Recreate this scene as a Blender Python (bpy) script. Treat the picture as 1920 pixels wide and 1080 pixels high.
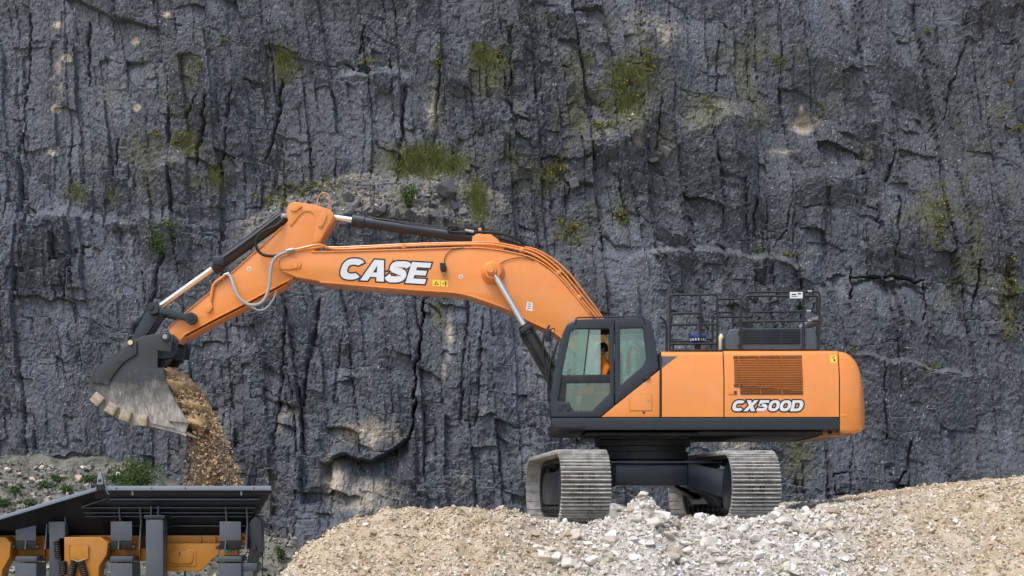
import bpy, bmesh, math, random
import numpy as np
from mathutils import Vector, Matrix
R = math.radians
random.seed(7)
for o in list(bpy.data.objects): bpy.data.objects.remove(o)
SC = bpy.context.scene
COL = SC.collection

# ------------------------------------------------------------------ camera, sky, sun, exposure
D, HOR, ZC = 28.0, 950.0, 0.3          # metres from lens to the near side of the machine, horizon row, lens height
cam = bpy.data.cameras.new('camera'); cam.sensor_width = 36; cam.lens = 36 * D / 19.2
cam.shift_y = (HOR - 540) / 1920; cam.clip_end = 2000; cam.clip_start = 0.1
co = bpy.data.objects.new('camera', cam); COL.objects.link(co)
co.location = (0, -D, ZC); co.rotation_euler = (R(90), 0, 0); SC.camera = co

SUN_EL, SUN_AZ = 60, 212               # azimuth from north (+Y) clockwise: behind the camera, a little to the left
wd = bpy.data.worlds.new('World'); SC.world = wd; wd.use_nodes = True
wn = wd.node_tree.nodes; wn.clear()
bg = wn.new('ShaderNodeBackground'); sky = wn.new('ShaderNodeTexSky'); wo = wn.new('ShaderNodeOutputWorld')
sky.sky_type = 'NISHITA'; sky.sun_disc = False
sky.sun_elevation = R(SUN_EL); sky.sun_rotation = R(SUN_AZ)
sky.air_density = 1.0; sky.dust_density = 3.2; sky.ozone_density = 1.0
bg.inputs['Strength'].default_value = 0.14
wd.node_tree.links.new(sky.outputs[0], bg.inputs[0]); wd.node_tree.links.new(bg.outputs[0], wo.inputs[0])
sl = bpy.data.lights.new('sun', 'SUN'); sl.energy = 1.25; sl.angle = R(22); sl.color = (1.0, 0.975, 0.94)
so = bpy.data.objects.new('sun', sl); COL.objects.link(so)
az, el = R(SUN_AZ), R(SUN_EL)
sd = Vector((math.sin(az) * math.cos(el), math.cos(az) * math.cos(el), math.sin(el)))
so.rotation_euler = (-sd).to_track_quat('-Z', 'Y').to_euler(); so.location = (-10, -20, 30)
vs = SC.view_settings
vs.view_transform = 'Standard'; vs.look = 'None'; vs.exposure = 0.78; vs.gamma = 1.0; vs.use_curve_mapping = False
SC.render.engine = 'CYCLES'; SC.cycles.max_bounces = 8; SC.cycles.transparent_max_bounces = 16

# ------------------------------------------------------------------ helpers
def P(px, py, Y=0.0):
    s = 0.01 * (D + Y) / D
    return Vector(((px - 960) * s, Y, ZC + (HOR - py) * s))
def PX(px, Y=0.0): return P(px, 0, Y).x
def PZ(py, Y=0.0): return P(0, py, Y).z

WM = {}
def link(name, data, mat=None, parent=None, M=None):
    o = bpy.data.objects.new(name, data); COL.objects.link(o)
    M = M or Matrix()
    o.matrix_basis = M
    if parent is not None:
        o.parent = parent; o.matrix_parent_inverse = WM[parent.name].inverted()
    WM[o.name] = M.copy()
    if mat is not None and data is not None and not data.materials: data.materials.append(mat)
    return o
def tag(o, label=None, cat=None, group=None, kind=None):
    if label: o['label'] = label
    if cat: o['category'] = cat
    if group: o['group'] = group
    if kind: o['kind'] = kind
    return o
def thing(name, loc, label, cat, group=None):
    return tag(link(name, None, None, None, Matrix.Translation(Vector(loc))), label, cat, group)
def smooth(me, ang=35):
    me.polygons.foreach_set('use_smooth', [True] * len(me.polygons))
    me.set_sharp_from_angle(angle=R(ang)); return me

class MB:
    def __init__(s): s.v = []; s.f = []
    def add(s, vs_, fs):
        n = len(s.v); s.v += [tuple(p) for p in vs_]; s.f += [tuple(i + n for i in f) for f in fs]; return s
    def box(s, a, b, M=None):
        x0, y0, z0 = [min(a[i], b[i]) for i in range(3)]; x1, y1, z1 = [max(a[i], b[i]) for i in range(3)]
        vv = [Vector(p) for p in ((x0,y0,z0),(x1,y0,z0),(x1,y1,z0),(x0,y1,z0),(x0,y0,z1),(x1,y0,z1),(x1,y1,z1),(x0,y1,z1))]
        if M: vv = [M @ p for p in vv]
        return s.add(vv, [(3,2,1,0),(4,5,6,7),(0,1,5,4),(1,2,6,5),(2,3,7,6),(3,0,4,7)])
    def hexa(s, lo, hi):
        return s.add(list(lo) + list(hi), [(3,2,1,0),(4,5,6,7),(0,1,5,4),(1,2,6,5),(2,3,7,6),(3,0,4,7)])
    def cyl(s, a, b, r, r2=None, n=20, caps=True):
        a, b = Vector(a), Vector(b); r2 = r if r2 is None else r2
        q = (b - a).to_track_quat('Z', 'Y'); X, Yv = q @ Vector((1,0,0)), q @ Vector((0,1,0))
        vv = []
        for p, rr in ((a, r), (b, r2)):
            vv += [p + X * (rr * math.cos(2*math.pi*i/n)) + Yv * (rr * math.sin(2*math.pi*i/n)) for i in range(n)]
        ff = [(i, (i+1) % n, n + (i+1) % n, n + i) for i in range(n)]
        if caps: ff += [tuple(range(n))[::-1], tuple(range(n, 2*n))]
        return s.add(vv, ff)
    def lathe(s, a, b, prof, n=24):      # prof: (t along a-b, radius)
        a, b = Vector(a), Vector(b)
        q = (b - a).to_track_quat('Z', 'Y'); X, Yv = q @ Vector((1,0,0)), q @ Vector((0,1,0))
        vv = []
        for t, rr in prof:
            p = a + (b - a) * t
            vv += [p + X * (rr * math.cos(2*math.pi*i/n)) + Yv * (rr * math.sin(2*math.pi*i/n)) for i in range(n)]
        ff = []
        for k in range(len(prof) - 1):
            ff += [(k*n+i, k*n+(i+1) % n, (k+1)*n+(i+1) % n, (k+1)*n+i) for i in range(n)]
        m = len(prof) - 1
        ff += [tuple(range(n))[::-1], tuple(range(m*n, m*n+n))]
        return s.add(vv, ff)
    def tube(s, pts, r, n=8, sub=0, closed=False):
        pts = [Vector(p) for p in pts]
        if sub:
            out = []
            for i in range(len(pts) - 1):
                p0, p1, p2, p3 = pts[max(i-1,0)], pts[i], pts[i+1], pts[min(i+2,len(pts)-1)]
                for k in range(sub):
                    t = k / sub
                    out.append(0.5*((2*p1)+(p2-p0)*t+(2*p0-5*p1+4*p2-p3)*t*t+(3*p1-p0-3*p2+p3)*t**3))
            pts = out + [pts[-1]]
        vv = []; ff = []; up = None
        for i, p in enumerate(pts):
            d = (pts[min(i+1,len(pts)-1)] - pts[max(i-1,0)]).normalized()
            if up is None:
                up = Vector((0,1,0)) if abs(d.y) < .9 else Vector((1,0,0))
            u = (up - d * up.dot(d)).normalized(); w = d.cross(u); up = u
            vv += [p + u*(r*math.cos(2*math.pi*k/n)) + w*(r*math.sin(2*math.pi*k/n)) for k in range(n)]
        for i in range(len(pts) - 1):
            ff += [(i*n+k, i*n+(k+1) % n, (i+1)*n+(k+1) % n, (i+1)*n+k) for k in range(n)]
        m = (len(pts)-1)*n
        ff += [tuple(range(n))[::-1], tuple(range(m, m+n))]
        return s.add(vv, ff)
    def mesh(s, name='m', ang=35, bev=0, seg=2):
        me = bpy.data.meshes.new(name); me.from_pydata(s.v, [], s.f); me.update()
        bm = bmesh.new(); bm.from_mesh(me)
        bmesh.ops.recalc_face_normals(bm, faces=bm.faces)
        if bev:
            ed = [e for e in bm.edges if len(e.link_faces) == 2 and e.calc_face_angle(0) > R(30)]
            bmesh.ops.bevel(bm, geom=ed, offset=bev, segments=seg, affect='EDGES', profile=.5, clamp_overlap=True)
        bm.to_mesh(me); bm.free()
        return smooth(me, ang)
    def obj(s, name, mat, parent=None, bev=0, ang=35, seg=2):
        return link(name, s.mesh(name, ang, bev, seg), mat, parent)

def prism_mesh(loops, y0, y1, bev=0.0, res=2, ang=30):
    """outline (and hole) loops given as (x, z) in metres, extruded from y0 to y1"""
    cu = bpy.data.curves.new('t', 'CURVE'); cu.dimensions = '2D'; cu.fill_mode = 'BOTH'
    for lp in loops:
        sp = cu.splines.new('POLY'); sp.points.add(len(lp) - 1)
        for q, (x, z) in zip(sp.points, lp): q.co = (x, z, 0, 1)
        sp.use_cyclic_u = True
    t = abs(y1 - y0); bev = min(bev, t * .45)
    cu.extrude = t / 2 - bev; cu.bevel_depth = bev; cu.bevel_resolution = res; cu.offset = -bev
    ob = bpy.data.objects.new('t', cu)
    me = bpy.data.meshes.new_from_object(ob)
    bpy.data.objects.remove(ob); bpy.data.curves.remove(cu)
    me.transform(Matrix(((1,0,0,0),(0,0,-1,(y0+y1)/2),(0,1,0,0),(0,0,0,1))))
    bm = bmesh.new(); bm.from_mesh(me)
    bmesh.ops.remove_doubles(bm, verts=bm.verts, dist=1e-5)
    bmesh.ops.recalc_face_normals(bm, faces=bm.faces); bm.to_mesh(me); bm.free()
    me.materials.clear()
    return smooth(me, ang)
def xz(pts, Y): return [(P(a, b, Y).x, P(a, b, Y).z) for a, b in pts]
def plate(name, pts, Yn, th, mat, parent, bev=0.008, holes=(), ref=None, ang=30, res=2):
    ref = Yn if ref is None else ref
    me = prism_mesh([xz(pts, ref)] + [xz(h, ref) for h in holes], Yn, Yn + th, bev, res, ang)
    return link(name, me, mat, parent)
def roundpoly(pts, rad, n=5):
    out = []; N = len(pts)
    for i in range(N):
        p0, p1, p2 = Vector(pts[i-1]), Vector(pts[i]), Vector(pts[(i+1) % N])
        a, b = (p0 - p1), (p2 - p1); r = min(rad, a.length*.45, b.length*.45)
        A, B = p1 + a.normalized()*r, p1 + b.normalized()*r
        for k in range(n + 1):
            t = k / n; q = A*(1-t)**2 + p1*(2*t*(1-t)) + B*t*t; out.append((q.x, q.y))
    return out
def smoothpoly(pts, sub=4, closed=True):
    out = []; N = len(pts)
    for i in range(N if closed else N - 1):
        g = (lambda k: Vector(pts[k % N])) if closed else (lambda k: Vector(pts[max(0, min(N-1, k))]))
        p0, p1, p2, p3 = g(i-1), g(i), g(i+1), g(i+2)
        for k in range(sub):
            t = k / sub
            q = 0.5*((2*p1)+(p2-p0)*t+(2*p0-5*p1+4*p2-p3)*t*t+(3*p1-p0-3*p2+p3)*t**3); out.append((q.x, q.y))
    if not closed: out.append(tuple(pts[-1]))
    return out

# ------------------------------------------------------------------ materials
class NT:
    def __init__(s, name):
        s.m = bpy.data.materials.new(name); s.m.use_nodes = True; s.t = s.m.node_tree; s.t.nodes.clear()
        s.out = s.t.nodes.new('ShaderNodeOutputMaterial'); s.b = s.t.nodes.new('ShaderNodeBsdfPrincipled')
        s.t.links.new(s.b.outputs[0], s.out.inputs[0])
        s.geo = s.t.nodes.new('ShaderNodeNewGeometry')
    def n(s, typ, ins=None, **kw):
        nd = s.t.nodes.new('ShaderNode' + typ)
        for k, v in kw.items(): setattr(nd, k, v)
        for k, v in (ins or {}).items():
            if hasattr(v, 'is_output'): s.t.links.new(v, nd.inputs[k])
            else: nd.inputs[k].default_value = v
        return nd
    def set(s, **kw):
        for k, v in kw.items():
            k = k.replace('_', ' ')
            if hasattr(v, 'is_output'): s.t.links.new(v, s.b.inputs[k])
            else: s.b.inputs[k].default_value = v
        return s
    def pos(s, sc=(1,1,1)):
        return s.n('VectorMath', {0: s.geo.outputs['Position'], 1: sc}, operation='MULTIPLY').outputs[0]
    def noise(s, scale, detail=4, rough=.6, sc=(1,1,1), dist=0):
        return s.n('TexNoise', {'Vector': s.pos(sc), 'Scale': scale, 'Detail': detail, 'Roughness': rough, 'Distortion': dist}).outputs['Fac']
    def ramp(s, fac, stops):
        r = s.n('ValToRGB', {0: fac}); e = r.color_ramp.elements
        while len(e) < len(stops): e.new(.5)
        for q, (p, c) in zip(e, stops):
            q.position = p; q.color = c if len(c) == 4 else (*c, 1)
        return r.outputs[0]
    def fr(s, fac, a, b, lo=0., hi=1.):
        return s.n('MapRange', {0: fac, 1: a, 2: b, 3: lo, 4: hi}).outputs[0]
    def mix(s, fac, a, b, blend='MIX'):
        nd = s.t.nodes.new('ShaderNodeMix'); nd.data_type = 'RGBA'; nd.blend_type = blend
        for k, v in ((0, fac), (6, a), (7, b)):
            if hasattr(v, 'is_output'): s.t.links.new(v, nd.inputs[k])
            else: nd.inputs[k].default_value = v if k == 0 or len(v) == 4 else (*v, 1)
        return nd.outputs[2]
    def math(s, op, a, b=0.):
        return s.n('Math', {0: a, 1: b}, operation=op).outputs[0]
    def attr(s, name): return s.n('Attribute', attribute_name=name).outputs['Fac']
    def bump(s, h, strength=.3, dist=.02):
        s.t.links.new(s.n('Bump', {'Height': h, 'Strength': strength, 'Distance': dist}).outputs[0], s.b.inputs['Normal']); return s

def c(r, g, b): # sRGB 0-255 to linear
    f = lambda v: (v/255/12.92) if v/255 <= .04045 else ((v/255+.055)/1.055)**2.4
    return (f(r), f(g), f(b))
def paint(name, col, rough=.35, dust=.12, spec=.5, coat=0.3, dustcol=(.42,.36,.28), metal=0, dscale=2.2, dlo=.5, dhi=.8):
    m = NT(name)
    f = m.math('MULTIPLY', m.fr(m.noise(dscale, 6, .65), dlo, dhi), dust)
    var = m.mix(m.fr(m.noise(.9, 3), .35, .65), tuple(v*.94 for v in col), tuple(min(1, v*1.05) for v in col))
    m.set(Base_Color=m.mix(f, var, dustcol), Roughness=m.fr(m.noise(5, 4), .3, .7, rough*.85, rough*1.25), Metallic=metal, Specular_IOR_Level=spec, Coat_Weight=coat, Coat_Roughness=.15)
    m.bump(m.noise(1.4, 2), .05, .02)
    return m.m
M = {}
M['orange'] = paint('orange_paint', (.68, .235, .044), .3, .16, .5, .3, (.62,.44,.28))
M['orange_dull'] = paint('dull_orange_paint', (.70, .22, .035), .5, .2, .4, .1)
M['grille'] = paint('brown_orange_paint', (.36, .13, .018), .5, .15, .4, .1)
M['amber'] = paint('amber_paint', (.40, .165, .016), .5, .22, .4, .1)
M['charcoal'] = paint('charcoal_paint', (.010, .016, .024), .4, .06, .5, .15, (.16,.16,.155))
M['slate'] = paint('slate_paint', (.048, .058, .072), .45, .16, .5, .1, (.18,.17,.16))
M['rim'] = paint('pale_slate_paint', (.17, .21, .265), .45, .15, .5, .1, (.35,.32,.28))
M['hopper'] = paint('dark_navy_paint', (.008, .012, .019), .5, .12, .35, .05, (.09,.09,.09))
M['dark'] = paint('black_steel', (.012, .013, .015), .55, .25, .4, 0, (.12,.11,.1))
M['rubber'] = paint('black_rubber', (.012, .012, .013), .6, .2, .35, 0, (.1,.09,.08))
M['ghose'] = paint('grey_hose', (.26, .28, .29), .5, .25, .4, 0)
M['chrome'] = paint('chrome', (.8, .8, .8), .12, .05, .5, 0, metal=1)
M['steel'] = paint('worn_steel', (.32, .31, .3), .4, .4, .5, 0, (.3,.27,.22), metal=.6)
M['white'] = paint('white_decal', (.62, .64, .66), .4, .12, .5, 0)
M['black'] = paint('black_decal', (.01, .01, .01), .4, .05, .5, 0)
M['yellow'] = paint('yellow_decal', (.8, .55, .03), .4, .08)
M['cream'] = paint('cream_plastic', (.6, .5, .3), .4, .1)
M['blue'] = paint('blue_plastic', (.02, .05, .22), .35, .1)
M['green'] = paint('green_plastic', (.02, .3, .12), .4, .1)
M['teal'] = paint('teal_plastic', (.02, .28, .3), .4, .1)
M['seat'] = paint('seat_fabric', (.03, .032, .036), .8, .1, .3, 0)
M['trim'] = paint('cab_trim', (.06, .065, .07), .7, .1, .3, 0)
M['trimlight'] = paint('pale_cab_trim', (.3, .32, .31), .6, .1, .3, 0)
def track_mat():
    m = NT('track_steel')
    n1 = m.noise(6, 7, .7); n2 = m.noise(26, 4, .6, (.5, .5, 1.6))
    col = m.ramp(n1, [(.28, (.16,.15,.14)), (.46, (.38,.37,.345)), (.66, (.58,.57,.545))])
    col = m.mix(m.fr(n2, .62, .74), col, (.12,.105,.09))
    col = m.mix(m.fr(m.noise(3.1, 3), .63, .7, 0, .7), col, (.22,.1,.04))
    m.set(Base_Color=col, Roughness=m.fr(n1, .3, .7, .35, .8), Metallic=.25).bump(n2, .35, .02); return m.m
M['track'] = track_mat()
def bucket_mat():
    m = NT('worn_bucket_steel')
    z = m.n('SeparateXYZ', {0: m.geo.outputs['Position']}).outputs[2]
    n1 = m.noise(3.2, 6, .7); n2 = m.noise(22, 5, .7, (1, 1, .25))
    zz = m.math('ADD', z, m.math('MULTIPLY', m.math('SUBTRACT', n1, .5), 1.1))
    f = m.fr(zz, 2.75, 2.05)                       # scoured and caked with dried soil towards the heel
    col = m.mix(m.math('MULTIPLY', f, m.fr(n2, .3, .65, .3, 1)), (.024,.027,.031), (.42,.395,.35))
    col = m.mix(m.math('MULTIPLY', m.fr(n2, .6, .7), m.fr(zz, 3.1, 2.5, 0, .6)), col, (.36,.35,.33))
    m.set(Base_Color=col, Roughness=m.fr(f, 0, 1, .45, .8)).bump(n2, .2, .01); return m.m
M['bucket'] = bucket_mat()
def heel_mat():
    m = NT('muddy_wear_block'); n = m.noise(9, 6, .7)
    m.set(Base_Color=m.ramp(n, [(.3,(.16,.135,.1)),(.6,(.4,.34,.25)),(.8,(.5,.46,.38))]), Roughness=.8).bump(n, .4, .02); return m.m
M['heel'] = heel_mat()
def glass_mat():
    m = NT('tinted_glass'); t = m.t
    tr = m.n('BsdfTransparent', {0: (.70,.83,.79,1)}); gl = m.n('BsdfGlossy', {0: (.9,1,.97,1), 1: .03})
    fz = m.n('Fresnel', {0: 1.5}); mx = m.n('MixShader', {0: m.math('ADD', m.math('MULTIPLY', fz.outputs[0], 1.2), .05), 1: tr.outputs[0], 2: gl.outputs[0]})
    df = m.n('BsdfDiffuse', {0: (.5,.56,.53,1)})
    mx2 = m.n('MixShader', {0: m.fr(m.noise(2.5, 5), .45, .8, .01, .08), 1: mx.outputs[0], 2: df.outputs[0]})
    t.links.new(mx2.outputs[0], m.out.inputs[0]); return m.m
M['glass'] = glass_mat()
def painted_sheen_glass():  # diffuse pale teal layer paints a reflection into the sliding pane's colour
    m = NT('painted_sheen_glass'); tr = m.n('BsdfTransparent', {0: (.72,.86,.83,1)}); df = m.n('BsdfDiffuse', {0: (.34,.44,.43,1)}); gl = m.n('BsdfGlossy', {0: (.9,1,1,1), 1: .04})
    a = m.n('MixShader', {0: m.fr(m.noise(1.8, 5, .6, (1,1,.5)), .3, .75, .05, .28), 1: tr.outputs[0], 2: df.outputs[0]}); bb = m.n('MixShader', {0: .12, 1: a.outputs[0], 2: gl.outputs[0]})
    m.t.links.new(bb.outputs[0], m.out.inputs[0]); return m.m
M['painted_sheen'] = painted_sheen_glass()
def soil_mat(name, a, b, d):
    m = NT(name); n = m.noise(7, 8, .7); r = m.attr('rnd')
    col = m.mix(m.fr(n, .3, .7), a, b); col = m.mix(m.fr(r, 0, 1, 0, .8), col, d)
    m.set(Base_Color=col, Roughness=.95, Specular_IOR_Level=.15).bump(m.noise(40, 5, .7), .5, .02); return m.m
M['soil'] = soil_mat('tan_soil', (.25,.16,.075), (.44,.315,.18), (.52,.42,.29))
def leaf_mat(name, a, b, yel=None):
    m = NT(name); r = m.attr('rnd')
    col = m.mix(r, a, b)
    if yel: col = m.mix(m.fr(r, .93, .95, 0, .8), col, yel)
    m.set(Base_Color=col, Roughness=.6, Specular_IOR_Level=.25, Subsurface_Weight=0)
    df = m.n('BsdfTranslucent', {0: col}); mx = m.n('MixShader', {0: .25, 1: m.b.outputs[0], 2: df.outputs[0]})
    m.t.links.new(mx.outputs[0], m.out.inputs[0]); return m.m
M['grass'] = leaf_mat('fresh_grass', (.10,.125,.035), (.225,.235,.085))
M['weed'] = leaf_mat('yellow_flowering_weed', (.09,.10,.032), (.22,.215,.08), (.55,.47,.05))
M['shrub'] = leaf_mat('shrub_leaves', (.032,.068,.02), (.095,.15,.045))
M['dry'] = leaf_mat('dry_grass', (.14,.11,.05), (.28,.22,.11))
M['twig'] = paint('twig_bark', (.06,.045,.03), .9, .1, .2, 0)

# ------------------------------------------------------------------ numpy noise
rng = np.random.default_rng(11)
PERM = np.concatenate([rng.permutation(4096)]*3)
GA = rng.random(4096) * 2 * np.pi; RV = rng.random((4096, 3))
def hsh(i, j, s=0): return PERM[PERM[(i + s*57) & 4095] + (j & 4095)]
def pn(x, y, s=0):
    i = np.floor(x).astype(np.int64); j = np.floor(y).astype(np.int64); fx = x - i; fy = y - j
    u = fx*fx*fx*(fx*(fx*6-15)+10); v = fy*fy*fy*(fy*(fy*6-15)+10)
    def g(a, b):
        t = GA[hsh(i+a, j+b, s)]; return np.cos(t)*(fx-a) + np.sin(t)*(fy-b)
    return ((g(0,0)*(1-u)+g(1,0)*u)*(1-v) + (g(0,1)*(1-u)+g(1,1)*u)*v) * 1.5
def fbm(x, y, o=4, s=0, gain=.5):
    a = 1; t = 0
    for k in range(o): t = t + a*pn(x*2**k + 17.3*k, y*2**k - 9.1*k, s+k); a *= gain
    return t
def voro(x, y, s=0):
    i = np.floor(x).astype(np.int64); j = np.floor(y).astype(np.int64)
    f1 = np.full(x.shape, 9.); f2 = np.full(x.shape, 9.); idn = np.zeros(x.shape, np.int64); dx = np.zeros(x.shape); dy = np.zeros(x.shape)
    for a in (-1,0,1):
        for b in (-1,0,1):
            h = hsh(i+a, j+b, s); px = i+a+.1+.8*RV[h,0]-x; py = j+b+.1+.8*RV[h,1]-y
            d = np.sqrt(px*px+py*py); cl = d < f1
            f2 = np.where(cl, f1, np.minimum(f2, d)); idn = np.where(cl, h, idn); dx = np.where(cl, px, dx); dy = np.where(cl, py, dy); f1 = np.where(cl, d, f1)
    return f1, f2, RV[idn, 2], RV[(idn*7+3) & 4095, 0], dx, dy
def sstep(a, b, x):
    t = np.clip((x-a)/(b-a), 0, 1); return t*t*(3-2*t)
def seglist(pts, x, z):
    d = np.full(x.shape, 1e9)
    for (x0, z0), (x1, z1) in zip(pts[:-1], pts[1:]):
        ux, uz = x1-x0, z1-z0; t = np.clip(((x-x0)*ux+(z-z0)*uz)/(ux*ux+uz*uz), 0, 1)
        d = np.minimum(d, np.hypot(x-x0-t*ux, z-z0-t*uz))
    return d
def grid_mesh(name, V, ny, nx):
    """V: (ny*nx,3) vertices in rows"""
    me = bpy.data.meshes.new(name)
    a = np.arange(ny*nx).reshape(ny, nx)
    q = np.stack([a[:-1,:-1], a[:-1,1:], a[1:,1:], a[1:,:-1]], -1).reshape(-1, 4)
    fill(me, V, q.reshape(-1), np.full(len(q), 4), name != 'cliff'); return me
def fill(me, V, loops, counts, sm=False):
    n = len(counts)
    me.vertices.add(len(V)); me.vertices.foreach_set('co', np.ascontiguousarray(V, np.float32).ravel())
    me.loops.add(len(loops)); me.loops.foreach_set('vertex_index', np.ascontiguousarray(loops, np.int32))
    me.polygons.add(n); st = np.zeros(n, np.int32); st[1:] = np.cumsum(counts)[:-1]
    me.polygons.foreach_set('loop_start', st)
    me.polygons.foreach_set('use_smooth', np.full(n, bool(sm)))
    me.update(calc_edges=True)
def fattr(me, name, arr, dom='POINT'):
    a = me.attributes.new(name, 'FLOAT', dom); a.data.foreach_set('value', np.ascontiguousarray(arr, np.float32).ravel())

# ------------------------------------------------------------------ ground: quarry floor, rubble pile under the machine, talus at the cliff foot
_sp = [(300,1300),(380,1230),(450,1150),(515,1088),(570,1034),(640,990),(740,957),(800,959),(880,955),(940,957),(985,970),(1050,984),(1100,986),(1143,974),(1165,950),(1195,939),(1230,953),(1270,968),(1330,976),(1375,975),(1440,972),(1480,957),(1540,950),(1610,947),(1700,937),(1800,922),(1920,904),(2100,888),(2600,880)]
_sx = np.array([(p-960)*.00954 for p, q in _sp]); _sz = np.array([ZC+(950-q)*.00954 for p, q in _sp])
FLOOR = -2.4
def ground_z(X, Y, fine=True):
    Xs = np.where(X < 0, X - .45*np.clip(Y+1.2, 0, 9), X) + .18*fbm(X*.7, Y*.7, 3, 5)
    S = np.interp(Xs, _sx, _sz) + .05*fbm(X*1.3, Y*1.3, 3, 9) + .035*fbm(X*3.3, Y*2.4, 3, 13)
    inner = sstep(3.4, 2.5, np.abs(X-2.65)) * sstep(-1.55, -1.0, Y) * sstep(6.0, 4.6, Y)
    Sp = S*(1-inner) + np.minimum(S, -.01)*inner
    yc = -1.35 + .25*fbm(X*.6, Y*0+3.1, 3, 21) - .35*sstep(5, 9, X)
    t = np.clip(yc - Y, 0, 50); fr = .62*(np.sqrt(t*t+.16)-.4)
    bk = np.clip(Y - 6.3, 0, 50); bk = .65*(np.sqrt(bk*bk+.3)-.55)
    z = Sp - fr - np.clip(bk, 0, 50)
    lump = .14*fbm(X*1.6, Y*1.6, 4, 31, .6)*sstep(-1.25, -1.7, Y)
    z = np.maximum(z + lump, FLOOR + .03*fbm(X*.5, Y*.5, 3, 41))
    T = np.interp(X, [-60,-16,-12,-10.6,-9.6,-7.5,-6.2,-5,0,16,60], [1.6,1.65,1.55,1.4,.75,-.1,-.3,-.6,-.6,-.5,-.5])
    ta = T - (13.7 - Y)*.62 + .16*fbm(X*.9, Y*.9, 4, 51)
    ta = np.where(Y > 12.9, np.minimum(ta, T+.3), ta)
    z = np.maximum(z, ta)
    if fine: z = z + .022*fbm(X*6, Y*6, 3, 61, .6)
    return z
def axis(spec):
    out = []
    for a, b, st in spec: out.append(np.arange(a, b, st))
    return np.concatenate(out + [[spec[-1][1]]])
gx = axis([(-400,-60,40),(-60,-18,2),(-18,-5.4,.11),(-5.4,11.2,.032),(11.2,18,.3),(18,60,3),(60,400.1,40)])
gy = axis([(-400,-40,40),(-40,-8,2),(-8,-4,.2),(-4,.2,.032),(.2,7,.12),(7,14,.09),(14,19,.5),(19,60,4),(60,400.1,40)])
GX, GY = np.meshgrid(gx, gy); GZ = ground_z(GX, GY)
me = grid_mesh('quarry_ground', np.stack([GX, GY, GZ], -1).reshape(-1,3), len(gy), len(gx))
def ground_mat():
    m = NT('rubble_and_sand')
    x = m.n('SeparateXYZ', {0: m.geo.outputs['Position']}).outputs[0]
    xw = m.math('ADD', x, m.math('MULTIPLY', m.math('SUBTRACT', m.noise(.8, 5), .5), 6.))
    pale = m.math('MULTIPLY', m.fr(xw, -.8, 1.6), m.fr(xw, 7.6, 4.8))
    n = m.noise(3.5, 9, .72); n2 = m.noise(24, 6, .75)
    tan = m.ramp(n, [(.3,(.25,.19,.125)),(.5,(.42,.34,.24)),(.7,(.56,.49,.385))])
    wht = m.ramp(n, [(.3,(.23,.2,.165)),(.5,(.42,.395,.35)),(.72,(.58,.565,.53))])
    col = m.mix(pale, tan, wht)
    col = m.mix(m.fr(n2, .55, .75, 0, .45), col, (.62,.57,.48)); col = m.mix(m.fr(n2, .42, .3, 0, .45), col, (.17,.12,.07))
    y = m.n('SeparateXYZ', {0: m.geo.outputs['Position']}).outputs[1]
    tal = m.ramp(m.noise(2.2, 8, .7), [(.3,(.05,.052,.042)),(.45,(.105,.108,.088)),(.6,(.185,.182,.155)),(.75,(.085,.10,.045))])
    col = m.mix(m.fr(y, 6.5, 8.5), col, tal)
    m.set(Base_Color=col, Roughness=.95, Specular_IOR_Level=.1).bump(m.math('ADD', n2, m.noise(70, 3)), .55, .03); return m.m
M['ground'] = ground_mat()
tag(link('quarry_ground', me, M['ground']), kind='structure')

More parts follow.
